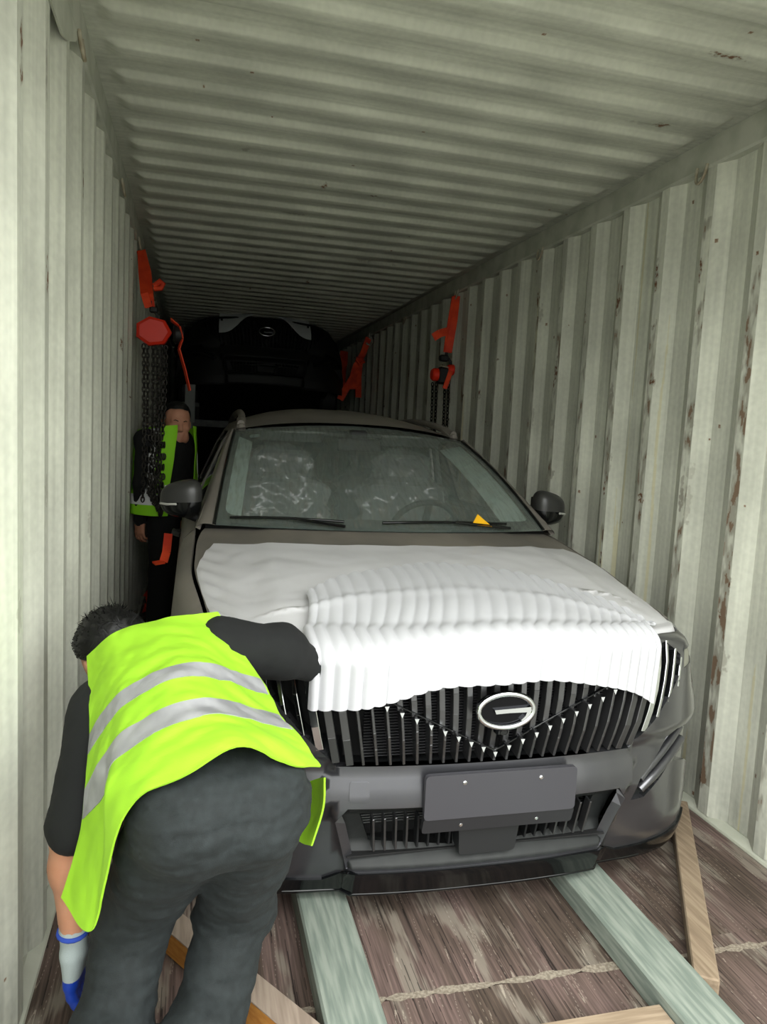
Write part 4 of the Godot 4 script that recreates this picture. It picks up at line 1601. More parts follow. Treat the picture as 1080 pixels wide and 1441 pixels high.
# hair as a cap over the skull; rough > 0 makes tufts
func hair_shape(rough: float, sd: int) -> Shape:
	var nz := noise(60.0, sd, 3)
	var s := Shape.new()
	s.sheet(func(u: float, v: float) -> Vector3:
		var a := TAU * u
		# how far down the hair goes: short at the brow, long at the nape, cut round the ears
		var back := 0.5 - 0.5 * sin(a)
		var low := lerpf(0.84, 2.12, smoothstep(0.15, 0.8, back)) + 0.10 * sin(a * 2.0) * sin(a * 2.0) * (1.0 - back)
		var th := v * low
		var dir := Vector3(sin(th) * cos(a), cos(th), sin(th) * sin(a))
		var thick := lerpf(1.10, 1.015, pow(v, 3.0))
		var p := Vector3(0, 0.115, -0.008) + dir * Vector3(0.079, 0.090, 0.100) * thick
		return p + dir * (0.5 + 0.5 * nz.get_noise_3dv(p * Vector3(1, 0.4, 1))) * rough * (1.0 - pow(v, 4)), 64, 26, -1.0)
	return s


# fine blades of hair growing from a cap
func tufts(s: Shape, many: int, length: float, sd: int) -> void:
	var rng := RandomNumberGenerator.new()
	rng.seed = sd
	var faces := s.v.size() / 3
	for k in many:
		var f := rng.randi_range(0, faces - 1) * 3
		var c := s.v[f].lerp(s.v[f + 1], rng.randf()).lerp(s.v[f + 2], rng.randf())
		var n := s.n[f]
		if c.y < 0.06:
			continue
		var d := (n * 0.55 + Vector3(rng.randf_range(-0.7, 0.7), rng.randf_range(-0.5, 0.5), -0.5 + rng.randf_range(-0.7, 0.7))).normalized()
		var l := length * rng.randf_range(0.5, 1.2)
		var x := d.cross(n).normalized() * 0.0016
		s.tri(c - x - n * 0.004, c + x - n * 0.004, c + d * l, n, n, n)


# right hand: wrist at the origin, fingers towards -y, palm facing +z, thumb on -x; curl bends the fingers
func hand_shape(curl: float, grow := 0.0) -> Shape:
	var f := Field.new(Vector3(-0.09, -0.22, -0.05), Vector3(0.07, 0.05, 0.13), 0.0034)
	f.bone(Vector3(0, 0.04, 0), Vector3(0, -0.005, 0), 0.027 + grow, 0.024 + grow, 0.02)
	f.bone(Vector3(-0.018, -0.02, 0), Vector3(-0.024, -0.085, 0.0), 0.017 + grow, 0.014 + grow, 0.02)
	f.bone(Vector3(0.0, -0.02, 0), Vector3(0.0, -0.09, -0.003), 0.018 + grow, 0.014 + grow, 0.02)
	f.bone(Vector3(0.018, -0.02, 0), Vector3(0.026, -0.078, 0.0), 0.016 + grow, 0.013 + grow, 0.02)
	var lens := [0.072, 0.082, 0.076, 0.058]
	for k in 4:
		var x := -0.030 + k * 0.0200
		var p := Vector3(x, -0.088 + (0.010 if k == 3 else 0.0) + (0.004 if k == 0 else 0.0), -0.002)
		var an := 0.0
		for j in 3:
			an += curl * [0.7, 1.0, 0.7][j] * (1.0 + 0.08 * k)
			var l: float = lens[k] * [0.45, 0.32, 0.25][j]
			var q := p + Vector3((k - 1.5) * 0.0018, -cos(an) * l, sin(an) * l)
			f.bone(p, q, 0.0092 - j * 0.0009 + grow, 0.0084 - j * 0.0009 + grow, 0.004)
			p = q
	var t0 := Vector3(-0.022, -0.022, 0.008)
	var t1 := Vector3(-0.052, -0.052, 0.022)
	var t2 := Vector3(-0.060, -0.082, 0.032 + curl * 0.01)
	var t3 := Vector3(-0.056, -0.105, 0.038 + curl * 0.02)
	f.bone(t0, t1, 0.016 + grow, 0.013 + grow, 0.012); f.bone(t1, t2, 0.0115 + grow, 0.010 + grow, 0.005); f.bone(t2, t3, 0.010 + grow, 0.008 + grow, 0.004)
	var s := Shape.new()
	f.into(s)
	return s


# a frame whose -y runs from a to b
func along_bone(a: Vector3, b: Vector3, front: Vector3, at_end := true) -> Transform3D:
	var y := (a - b).normalized()
	var x := y.cross(front).normalized()
	return Transform3D(Basis(x, y, x.cross(y)), b if at_end else a)


func face_details(parent: Node3D, at: Transform3D) -> void:
	for sg in [-1.0, 1.0]:
		var s := Shape.new()
		s.lathe([Vector2(0.0, 0.0105), Vector2(0.006, 0.0085), Vector2(0.0105, 0.0)], at * Transform3D(Basis(Vector3.RIGHT, PI / 2), Vector3(sg * 0.029, 0.086, 0.0775)).scaled_local(Vector3(1.15, 0.9, 0.42)), 14)
		add("eye", s, mat(Color(0.80, 0.77, 0.72), 0.3), parent)
		s = Shape.new()
		s.lathe([Vector2(0.0, 0.0112), Vector2(0.0045, 0.0095)], at * Transform3D(Basis(Vector3.RIGHT, PI / 2), Vector3(sg * 0.029, 0.086, 0.0777)).scaled_local(Vector3(1.0, 0.9, 0.8)), 12)
		add("iris", s, mat(Color(0.06, 0.04, 0.03), 0.2), parent)
		s = Shape.new()
		s.tube([at * Vector3(sg * 0.014, 0.103, 0.0965), at * Vector3(sg * 0.030, 0.109, 0.091), at * Vector3(sg * 0.047, 0.103, 0.079)], [0.0028, 0.0034, 0.002], 6)
		add("eyebrow", s, mat(Color(0.05, 0.04, 0.04), 0.8), parent)
	var s := Shape.new()
	s.tube([at * Vector3(-0.022, 0.0245, 0.086), at * Vector3(0, 0.0245, 0.0925), at * Vector3(0.022, 0.0245, 0.086)], [0.002, 0.003, 0.002], 6)
	add("mouth", s, mat(Color(0.42, 0.22, 0.20), 0.6), parent)


func spline(rows: Array, u: float, v: float) -> Vector3:
	var line := func(r: Array, t: float) -> Vector3:
		var f := t * (r.size() - 1)
		var i := clampi(int(f), 0, r.size() - 2)
		var a: Vector3 = r[i - 1] if i > 0 else r[0] * 2.0 - r[1]
		var b: Vector3 = r[i + 2] if i + 2 < r.size() else r[-1] * 2.0 - r[-2]
		return r[i].cubic_interpolate(r[i + 1], a, b, f - i)
	var col := []
	for r in rows:
		col.append(line.call(r, u))
	return line.call(col, v)


func bending_worker(head: Shape) -> void:
	var o := thing("person", "person bending over beside the car in a lime reflective vest, black shirt and dark trousers", "person", Vector3(-0.79, 0, -1.45), "workers in the container")
	var org := o.position
	var m_skin := mottled(Color(0.70, 0.49, 0.38), Color(0.76, 0.55, 0.44), 0.03, 3, 0.55)
	m_skin.subsurf_scatter_enabled = true
	m_skin.subsurf_scatter_strength = 0.1
	var j := {
		"hip_r": Vector3(-0.668, 0.700, -1.43), "hip_l": Vector3(-0.800, 0.700, -1.41), "knee_r": Vector3(-0.690, 0.36, -1.60), "knee_l": Vector3(-0.905, 0.37, -1.60),
		"ankle_r": Vector3(-0.770, 0.085, -1.45), "ankle_l": Vector3(-0.955, 0.085, -1.46), "pelvis": Vector3(-0.727, 0.735, -1.45), "waist": Vector3(-0.785, 0.79, -1.55),
		"chest": Vector3(-0.865, 0.825, -1.70), "neck": Vector3(-0.925, 0.875, -1.80), "shoulder_r": Vector3(-0.735, 0.905, -1.79), "shoulder_l": Vector3(-0.985, 0.80, -1.72),
		"elbow_r": Vector3(-0.585, 0.885, -1.815), "elbow_l": Vector3(-1.040, 0.565, -1.61), "wrist_r": Vector3(-0.480, 0.825, -1.862), "wrist_l": Vector3(-1.034, 0.288, -1.635)}
	for k in j:
		j[k] -= org
	# skin: the whole figure
	var f := Field.new(Vector3(-0.40, 0.0, -0.62), Vector3(0.42, 1.0, 0.22), 0.0125)
	for sd in ["_r", "_l"]:
		f.bone(j["hip" + sd], j["knee" + sd], 0.075, 0.05, 0.04); f.bone(j["knee" + sd], j["ankle" + sd], 0.05, 0.034, 0.03)
		f.bone(j["ankle" + sd] + Vector3(0, -0.045, 0.04), j["ankle" + sd] + Vector3(0, -0.06, -0.13), 0.03, 0.022, 0.03)
		f.bone(j["shoulder" + sd] + Vector3(0, -0.02, -0.02), j["elbow" + sd], 0.040, 0.038, 0.03); f.bone(j["elbow" + sd], j["elbow" + sd].lerp(j["wrist" + sd], 0.3), 0.038, 0.042, 0.03)
		f.bone(j["elbow" + sd].lerp(j["wrist" + sd], 0.3), j["wrist" + sd], 0.042, 0.026, 0.03)
		f.bone(j["chest"] + Vector3(0, -0.03, -0.02), j["shoulder" + sd], 0.07, 0.05, 0.04)
	f.bone(j["pelvis"], j["waist"] + Vector3(0, -0.03, -0.02), 0.085, 0.075, 0.04); f.bone(j["waist"] + Vector3(0, -0.03, -0.02), j["chest"] + Vector3(0, -0.03, -0.02), 0.075, 0.08, 0.04); f.bone(j["chest"] + Vector3(0, -0.03, -0.02), j["neck"], 0.07, 0.05, 0.04)
	var s := Shape.new()
	f.into(s)
	var hb := Basis(Vector3(0, 1, 0), PI + 0.35) * Basis(Vector3(1, 0, 0), 1.05) * Basis(Vector3(0, 0, 1), -0.25)
	var hat := Transform3D(hb, Vector3(-0.930, 0.795, -1.865) - org)
	var neck := Field.new(Vector3(-0.3, 0.7, -0.6), Vector3(0.1, 1.0, -0.2), 0.01)
	place(s, head, hat)
	var hr := hand_shape(0.12)
	var mirrored := Shape.new()
	place(s, hr, along_bone(j["elbow_r"], j["wrist_r"], Vector3(0, -0.3, -1)))
	add("body", s, m_skin, o)
	s = Shape.new()
	var cap := hair_shape(0.016, 5)
	tufts(cap, 2600, 0.030, 8)
	place(s, cap, hat)
	add("hair", s, mat(Color(0.022, 0.020, 0.020), 0.55), o).set_meta("label", "short black tousled hair")
	face_details(o, hat)
	# trousers
	f = Field.new(Vector3(-0.38, 0.02, -0.42), Vector3(0.40, 0.98, 0.25), 0.0115)
	var rear_r := Vector3(-0.672, 0.700, -1.405) - org
	var rear_l := Vector3(-0.790, 0.705, -1.385) - org
	f.ball(rear_r, Vector3(0.100, 0.114, 0.115), Basis(), 0.06); f.ball(rear_l, Vector3(0.110, 0.118, 0.120), Basis(), 0.04)
	f.bone(j["pelvis"] + Vector3(0, -0.015, 0), j["waist"] + Vector3(0, -0.05, -0.02), 0.105, 0.075, 0.05)
	for sd in ["_r", "_l"]:
		var hip: Vector3 = j["hip" + sd]
		f.bone(hip, j["knee" + sd], 0.110, 0.080, 0.025)
		f.bone(j["knee" + sd], j["ankle" + sd] + Vector3(0, 0.02, 0), 0.080, 0.076, 0.04)
		f.bone(j["ankle" + sd] + Vector3(0, 0.10, 0.01), j["ankle" + sd] + Vector3(0, -0.02, 0.005), 0.082, 0.078, 0.03)
	s = Shape.new()
	f.into(s)
	crease(s, noise(7.0, 31, 3), 0.007, Vector3(1.0, 1.6, 1.0))
	crease(s, noise(9.0, 33, 2), 0.006, Vector3(0.8, 2.6, 0.8))
	var m_tr := mottled(Color(0.06, 0.085, 0.09), Color(0.105, 0.13, 0.135), 0.02, 44, 0.85)
	bump(m_tr, 0.2, 4, 1.0, 256, Vector3.ONE * 8.0)
	m_tr.uv1_triplanar = true
	add("trousers", s, m_tr, o).set_meta("label", "dark dusty work trousers")
	s = Shape.new()
	s.tube([Vector3(-0.60, 0.765, -1.31) - org, Vector3(-0.68, 0.815, -1.315) - org, Vector3(-0.76, 0.81, -1.31) - org, Vector3(-0.83, 0.775, -1.31) - org], [0.01, 0.012, 0.012, 0.01], 6)
	# shoes
	for sd in ["_r", "_l"]:
		var f2 := Field.new(j["ankle" + sd] + Vector3(-0.07, -0.09, -0.22), j["ankle" + sd] + Vector3(0.07, 0.06, 0.11), 0.007)
		f2.bone(j["ankle" + sd] + Vector3(0, -0.035, 0.045), j["ankle" + sd] + Vector3(0, -0.05, -0.13), 0.042, 0.034, 0.03)
		f2.bone(j["ankle" + sd] + Vector3(0, 0.02, 0), j["ankle" + sd] + Vector3(0, -0.04, 0), 0.042, 0.042, 0.03)
		s = Shape.new()
		f2.into(s)
		add("shoe", s, mat(Color(0.08, 0.08, 0.09), 0.7), o)
	# shirt with short wide sleeves
	f = Field.new(Vector3(-0.38, 0.4, -0.50), Vector3(0.36, 1.0, 0.10), 0.0115)
	f.bone(j["pelvis"] + Vector3(-0.02, -0.01, -0.05), j["waist"] + Vector3(0, -0.025, -0.02), 0.095, 0.088, 0.04)
	f.bone(j["waist"] + Vector3(0, -0.025, -0.02), j["chest"] + Vector3(0, -0.03, -0.02), 0.090, 0.098, 0.04)
	f.bone(j["chest"] + Vector3(0, -0.03, -0.02), j["shoulder_l"] + Vector3(0.0, -0.02, -0.02), 0.085, 0.060, 0.04); f.bone(j["chest"] + Vector3(0, -0.03, -0.02), j["shoulder_r"] + Vector3(0, -0.02, -0.01), 0.090, 0.066, 0.04)
	f.bone(j["chest"], j["neck"], 0.085, 0.058, 0.04)
	f.bone(j["shoulder_l"] + Vector3(-0.005, -0.02, -0.02), j["elbow_l"] + Vector3(0.012, 0.015, 0), 0.072, 0.062, 0.04)
	f.bone(j["shoulder_r"], j["elbow_r"], 0.073, 0.066, 0.05)
	f.bone(j["elbow_r"], j["wrist_r"], 0.062, 0.040, 0.03)
	s = Shape.new()
	f.into(s)
	crease(s, noise(6.0, 35, 3), 0.006, Vector3(1.4, 1.0, 1.4))
	var m_sh := mottled(Color(0.028, 0.034, 0.038), Color(0.048, 0.056, 0.06), 0.02, 47, 0.9)
	add("shirt", s, m_sh, o).set_meta("label", "black shirt")
	# vest: a sheet over the back, hanging down on the left
	var rows := [
		[Vector3(-1.030, 0.890, -1.790), Vector3(-0.988, 0.934, -1.775), Vector3(-0.945, 0.955, -1.780), Vector3(-0.847, 0.980, -1.785), Vector3(-0.738, 0.985, -1.812)],
		[Vector3(-1.012, 0.822, -1.690), Vector3(-0.965, 0.879, -1.660), Vector3(-0.918, 0.912, -1.650), Vector3(-0.813, 0.945, -1.650), Vector3(-0.680, 0.905, -1.730)],
		[Vector3(-1.002, 0.755, -1.620), Vector3(-0.959, 0.827, -1.583), Vector3(-0.915, 0.875, -1.565), Vector3(-0.797, 0.925, -1.565), Vector3(-0.632, 0.840, -1.685)],
		[Vector3(-1.002, 0.685, -1.555), Vector3(-0.959, 0.767, -1.508), Vector3(-0.915, 0.825, -1.480), Vector3(-0.782, 0.888, -1.470), Vector3(-0.605, 0.805, -1.595)],
		[Vector3(-1.008, 0.595, -1.525), Vector3(-0.949, 0.660, -1.430), Vector3(-0.932, 0.775, -1.405), Vector3(-0.755, 0.870, -1.378), Vector3(-0.568, 0.785, -1.492)],
		[Vector3(-1.038, 0.488, -1.500), Vector3(-0.967, 0.476, -1.405), Vector3(-0.906, 0.735, -1.330), Vector3(-0.743, 0.845, -1.295), Vector3(-0.545, 0.755, -1.412)]]
	for r in rows:
		for k in 5:
			r[k] -= org
	var vz := noise(7.0, 19, 3)
	var vest := func(u: float, v: float) -> Vector3:
		var p := spline(rows, u, v)
		var w := vz.get_noise_3dv(p * Vector3(1.0, 1.3, 2.2)) * 0.012 + 0.006 * sin(u * 21.0 + v * 4.0) * smoothstep(0.75, 1.0, v)
		# the hem sags between the folds and comes to a point on the left
		p += Vector3(0, 0.022, 0.012) * smoothstep(0.7, 1.0, v) * exp(-pow((u - 0.84) / 0.14, 2))
		p.y += 0.008 * sin(u * 26.0) * smoothstep(0.9, 1.0, v) * smoothstep(0.2, 0.3, u)
		return p + Vector3(0, w * 0.7, w * 0.7)
	s = Shape.new()
	s.sheet(vest, 60, 60, 1.0, 0.004)
	var m_lime := mat(Color(0.56, 0.76, 0.13), 0.75)
	bump(m_lime, 0.14, 8, 0.8, 256, Vector3.ONE * 14.0)
	var vn := add("vest", s, m_lime, o)
	vn.set_meta("label", "lime high visibility vest")
	var m_grey := mottled(Color(0.50, 0.50, 0.51), Color(0.62, 0.62, 0.63), 0.05, 55, 0.4)
	for q in [[0.335, 0.435, 0.30, 0.36], [0.575, 0.70, 0.55, 0.66]]:
		s = Shape.new()
		var raised := func(u: float, v: float) -> Vector3:
			var lo: float = lerpf(q[0] + 0.04, q[0], sin(PI * clampf(u * 0.8 + 0.1, 0, 1)))
			var vv: float = lo + (q[1] - q[0]) * v
			var e := 0.01
			var uu := lerpf(0.01, 0.992, u)
			var nn: Vector3 = (vest.call(uu + e if uu < 0.98 else uu, vv) - vest.call(uu - e, vv)).cross(vest.call(uu, vv + e) - vest.call(uu, vv - e)).normalized()
			if nn.y < 0.0:
				nn = -nn
			return vest.call(uu, vv) + nn * 0.0035
		s.sheet(raised, 56, 5, 1.0, 0.002)
		add("reflective_stripe", s, m_grey, vn).set_meta("label", "silver grey reflective stripe")
	# front of the vest showing past the right hip and left side
	s = Shape.new()
	var flap := [[Vector3(-0.530, 0.730, -1.440), Vector3(-0.530, 0.70, -1.50), Vector3(-0.555, 0.66, -1.56)], [Vector3(-0.528, 0.66, -1.45), Vector3(-0.535, 0.62, -1.50), Vector3(-0.56, 0.60, -1.56)], [Vector3(-0.548, 0.575, -1.455), Vector3(-0.565, 0.56, -1.50), Vector3(-0.60, 0.57, -1.56)]]
	for r in flap:
		for k in 3:
			r[k] -= org
	s.sheet(func(u: float, v: float) -> Vector3: return spline(flap, u, v), 10, 10, 1.0, 0.004)
	add("vest_front", s, m_lime, vn)
	# glove on the left hand: white knit with blue dipped fingers
	var hl := hand_shape(0.25, 0.0035)
	var mir := Shape.new()
	for k in range(0, hl.v.size(), 3):
		for c in [0, 2, 1]:
			mir.v.append(hl.v[k + c] * Vector3(-1, 1, 1)); mir.n.append(hl.n[k + c] * Vector3(-1, 1, 1)); mir.t.append(hl.t[k + c])
	var hx := along_bone(j["elbow_l"], j["wrist_l"], Vector3(1, 0, 0.2))
	var knit := Shape.new()
	var dip := Shape.new()
	for k in range(0, mir.v.size(), 3):
		var tgt := dip if (mir.v[k].y + mir.v[k + 1].y + mir.v[k + 2].y) / 3.0 < -0.062 else knit
		for c in 3:
			tgt.v.append(hx * mir.v[k + c]); tgt.n.append(hx.basis * mir.n[k + c]); tgt.t.append(Vector2.ZERO)
	var gl := add("glove", knit, bump(mat(Color(0.62, 0.66, 0.66), 0.9), 0.2, 3, 2.0, 128, Vector3.ONE * 20.0), o)
	gl.set_meta("label", "pale knitted glove")
	add("glove_coating", dip, mat(Color(0.06, 0.22, 0.62), 0.5), gl).set_meta("label", "blue rubber dipped fingers")
	s = Shape.new()
	var ring := []
	for k in 16:
		ring.append(hx * Vector3(0.031 * cos(TAU * k / 16.0), 0.036, 0.030 * sin(TAU * k / 16.0)))
	s.tube(ring, 0.006, 6, true)
	add("glove_cuff", s, mat(Color(0.16, 0.28, 0.66), 0.8), gl)


# soft folds pushed into cloth
func crease(s: Shape, nz: FastNoiseLite, amp: float, stretch: Vector3) -> void:
	var eps := 0.004
	for k in s.v.size():
		var p := s.v[k] * stretch
		var v0 := nz.get_noise_3dv(p)
		var g := Vector3(nz.get_noise_3d(p.x + eps, p.y, p.z) - v0, nz.get_noise_3d(p.x, p.y + eps, p.z) - v0, nz.get_noise_3d(p.x, p.y, p.z + eps) - v0) / eps * amp * stretch
		s.v[k] += s.n[k] * v0 * amp
		s.n[k] = (s.n[k] - (g - s.n[k] * g.dot(s.n[k]))).normalized()


func standing_worker(head: Shape) -> void:
	var o := thing("person", "person standing between the left wall and the car, open lime vest over a black top", "person", Vector3(-0.985, 0, -4.98), "workers in the container")
	o.transform.basis = Basis(Vector3.BACK, -0.015) * Basis(Vector3.UP, 0.84)
	var tw := Basis(Vector3.UP, 0.65)   # hips turned further, edgeways in the gap
	var m_skin := mottled(Color(0.72, 0.50, 0.39), Color(0.78, 0.56, 0.45), 0.03, 13, 0.55)
	var f := Field.new(Vector3(-0.34, 0.0, -0.26), Vector3(0.34, 1.5, 0.26), 0.014)
	for sg in [-1.0, 1.0]:
		f.bone(tw * Vector3(sg * 0.085, 0.86, 0), tw * Vector3(sg * 0.09, 0.48, 0.01), 0.085, 0.055, 0.04); f.bone(tw * Vector3(sg * 0.09, 0.48, 0.01), tw * Vector3(sg * 0.09, 0.09, -0.02), 0.055, 0.036, 0.03)
		f.bone(tw * Vector3(sg * 0.09, 0.04, -0.04), tw * Vector3(sg * 0.10, 0.03, 0.14), 0.034, 0.026, 0.03)
		f.bone(Vector3(sg * 0.18, 1.32, 0), Vector3(sg * 0.198, 1.05, 0.0), 0.05, 0.04, 0.04); f.bone(Vector3(sg * 0.198, 1.05, 0), Vector3(sg * 0.175, 0.82, -0.03), 0.04, 0.027, 0.03)
		f.bone(Vector3(0, 1.22, 0), Vector3(sg * 0.16, 1.32, 0), 0.09, 0.055, 0.05)
	f.bone(tw * Vector3(-0.04, 0.90, 0), tw * Vector3(0.04, 0.90, 0), 0.10, 0.10, 0.05); f.bone(Vector3(0, 0.95, 0), Vector3(0, 1.25, 0.0), 0.11, 0.12, 0.05)
	f.bone(Vector3(0, 1.3, 0), Vector3(0, 1.37, 0.01), 0.07, 0.056, 0.04)
	var s := Shape.new()
	f.into(s)
	var hat := Transform3D(Basis(Vector3.UP, -0.58) * Basis(Vector3.RIGHT, 0.05) * Basis(Vector3.BACK, -0.06), Vector3(0.03, 1.345, 0.04))
	hat = hat.scaled_local(Vector3.ONE * 1.07)
	place(s, head, hat)
	var hr := hand_shape(0.4)
	place(s, hr, along_bone(Vector3(0.198, 1.05, 0), Vector3(0.175, 0.82, -0.03), Vector3(-1, 0, 0)))
	var mir := Shape.new()
	for k in range(0, hr.v.size(), 3):
		for c in [0, 2, 1]:
			mir.v.append(hr.v[k + c] * Vector3(-1, 1, 1)); mir.n.append(hr.n[k + c] * Vector3(-1, 1, 1)); mir.t.append(hr.t[k + c])
	place(s, mir, along_bone(Vector3(-0.198, 1.05, 0), Vector3(-0.175, 0.82, -0.03), Vector3(1, 0, 0)))
	add("body", s, m_skin, o)
	s = Shape.new()
	place(s, hair_shape(0.008, 9), hat)
	add("hair", s, mat(Color(0.02, 0.02, 0.02), 0.6), o)
	face_details(o, hat)
	f = Field.new(Vector3(-0.3, 0.02, -0.27), Vector3(0.3, 1.08, 0.27), 0.014)
	f.bone(tw * Vector3(-0.05, 0.90, 0), tw * Vector3(0.05, 0.90, 0), 0.108, 0.108, 0.05)
	for sg in [-1.0, 1.0]:
		f.bone(tw * Vector3(sg * 0.085, 0.86, 0), tw * Vector3(sg * 0.09, 0.48, 0.01), 0.098, 0.078, 0.03); f.bone(tw * Vector3(sg * 0.09, 0.48, 0.01), tw * Vector3(sg * 0.09, 0.08, -0.02), 0.08, 0.068, 0.03)
	s = Shape.new()
	f.into(s)
	add("trousers", s, mat(Color(0.05, 0.055, 0.06), 0.9), o)
	for sg in [-1.0, 1.0]:
		f = Field.new(tw * Vector3(sg * 0.09, 0, 0.04) + Vector3(-0.17, -0.01, -0.17), tw * Vector3(sg * 0.09, 0, 0.04) + Vector3(0.17, 0.14, 0.17), 0.009)
		f.bone(tw * Vector3(sg * 0.09, 0.046, -0.05), tw * Vector3(sg * 0.10, 0.036, 0.14), 0.045, 0.036, 0.03)
		s = Shape.new()
		f.into(s)
		add("shoe", s, mat(Color(0.06, 0.06, 0.06), 0.7), o)
	f = Field.new(Vector3(-0.36, 0.76, -0.2), Vector3(0.36, 1.5, 0.25), 0.013)
	f.bone(Vector3(-0.03, 0.98, 0), Vector3(-0.03, 1.25, 0.0), 0.125, 0.135, 0.05); f.bone(Vector3(0.03, 0.98, 0), Vector3(0.03, 1.25, 0.0), 0.125, 0.135, 0.05)
	for sg in [-1.0, 1.0]:
		f.bone(Vector3(0, 1.24, 0), Vector3(sg * 0.175, 1.32, 0), 0.105, 0.068, 0.05)
		f.bone(Vector3(sg * 0.18, 1.32, 0), Vector3(sg * 0.198, 1.05, 0.0), 0.064, 0.054, 0.04); f.bone(Vector3(sg * 0.198, 1.05, 0), Vector3(sg * 0.175, 0.82, -0.03), 0.052, 0.040, 0.03)
	f.bone(Vector3(0, 1.28, 0), Vector3(0, 1.345, 0.01), 0.08, 0.066, 0.03)
	s = Shape.new()
	f.into(s)
	crease(s, noise(7.0, 25, 3), 0.006, Vector3.ONE)
	add("shirt", s, mat(Color(0.028, 0.03, 0.032), 0.9), o).set_meta("label", "black top")
	# open vest: two fronts and a back
	var vest := func(sg: float) -> Callable:
		return func(u: float, v: float) -> Vector3:
			var y := lerpf(1.40, 0.86, v)
			var a := lerpf(0.42 + 0.10 * v, PI, u)
			var rx := lerpf(0.135, 0.185, smoothstep(0.0, 0.3, v)) - 0.012 * sin(v * 5.0)
			var c := Vector2(sin(a), cos(a))
			var sq := pow(pow(absf(c.x), 2.6) + pow(absf(c.y), 2.6), -1.0 / 2.6)
			return Vector3(sg * c.x * sq * (rx + 0.03), y + 0.03 * (1.0 - v) * cos(a), c.y * sq * (0.155 + 0.01 * sin(u * 19.0 + v * 6.0)))
	var m_lime := mat(Color(0.58, 0.88, 0.12), 0.75)
	var m_silver := mat(Color(0.88, 0.88, 0.88), 0.35)
	for sg in [-1.0, 1.0]:
		s = Shape.new()
		s.sheet(vest.call(sg), 22, 20, sg, 0.004)
		var vn := add("vest", s, m_lime, o)
		for q in [[0.0, 1.0, 0.76, 0.88], [0.20, 0.38, 0.02, 0.76]]:
			s = Shape.new()
			s.sheet(func(u: float, v: float) -> Vector3:
				var p: Vector3 = vest.call(sg).call(lerpf(q[0], q[1], u), lerpf(q[2], q[3], v))
				return p + Vector3(p.x, 0, p.z).normalized() * 0.005, 16, 8, sg, 0.003)
			add("reflective_stripe", s, m_silver, vn)


func build_people() -> void:
	var head := head_shape()
	bending_worker(head)
	standing_worker(head)


# ---- straps, hoists, the raised car and its rack
func ribbon(s: Shape, p: Array, across: Vector3, w: float, th := 0.004) -> void:
	for i in p.size() - 1:
		var a: Vector3 = p[i]
		var b: Vector3 = p[i + 1]
		var wa: float = w
		var d := (b - a).normalized()
		var x := (across - d * across.dot(d)).normalized() * wa * 0.5
		var nn := x.cross(d).normalized() * th * 0.5
		s.quad(a - x + nn, a + x + nn, b + x + nn, b - x + nn, nn)
		s.quad(a - x - nn, a + x - nn, b + x - nn, b - x - nn, -nn)
		s.quad(a - x + nn, a - x - nn, b - x - nn, b - x + nn, -x)
		s.quad(a + x + nn, a + x - nn, b + x - nn, b + x + nn, x)


func chain(s: Shape, a: Vector3, b: Vector3, sag: Vector3, r := 0.0045) -> void:
	var n := maxi(2, int((a.distance_to(b) + sag.length() * 1.2) / 0.026))
	for k in n:
		var f := (k + 0.5) / n
		var c := a.lerp(b, f) + sag * (4.0 * f * (1.0 - f))
		var c2 := a.lerp(b, f + 0.02) + sag * (4.0 * (f + 0.02) * (1.0 - f - 0.02))
		var d := (c2 - c).normalized()
		var x := d.cross(Vector3(0.3, 0.2, 1.0)).normalized()
		if k % 2 == 1:
			x = x.cross(d)
		var ring := []
		for q in 8:
			ring.append(c + d * 0.018 * cos(TAU * q / 8.0) + x * 0.010 * sin(TAU * q / 8.0))
		s.tube(ring, r, 4, true)


func hook(s: Shape, at: Vector3, grow := 1.0) -> void:
	var p := [at + Vector3(0, 0.05, 0) * grow, at + Vector3(0, 0.01, 0) * grow]
	for k in 8:
		var a := PI / 2 - k / 7.0 * PI * 1.35
		p.append(at + Vector3(0.030 * cos(a), -0.025 + 0.030 * sin(a), 0.0) * grow)
	s.tube(p, 0.009 * grow, 6)


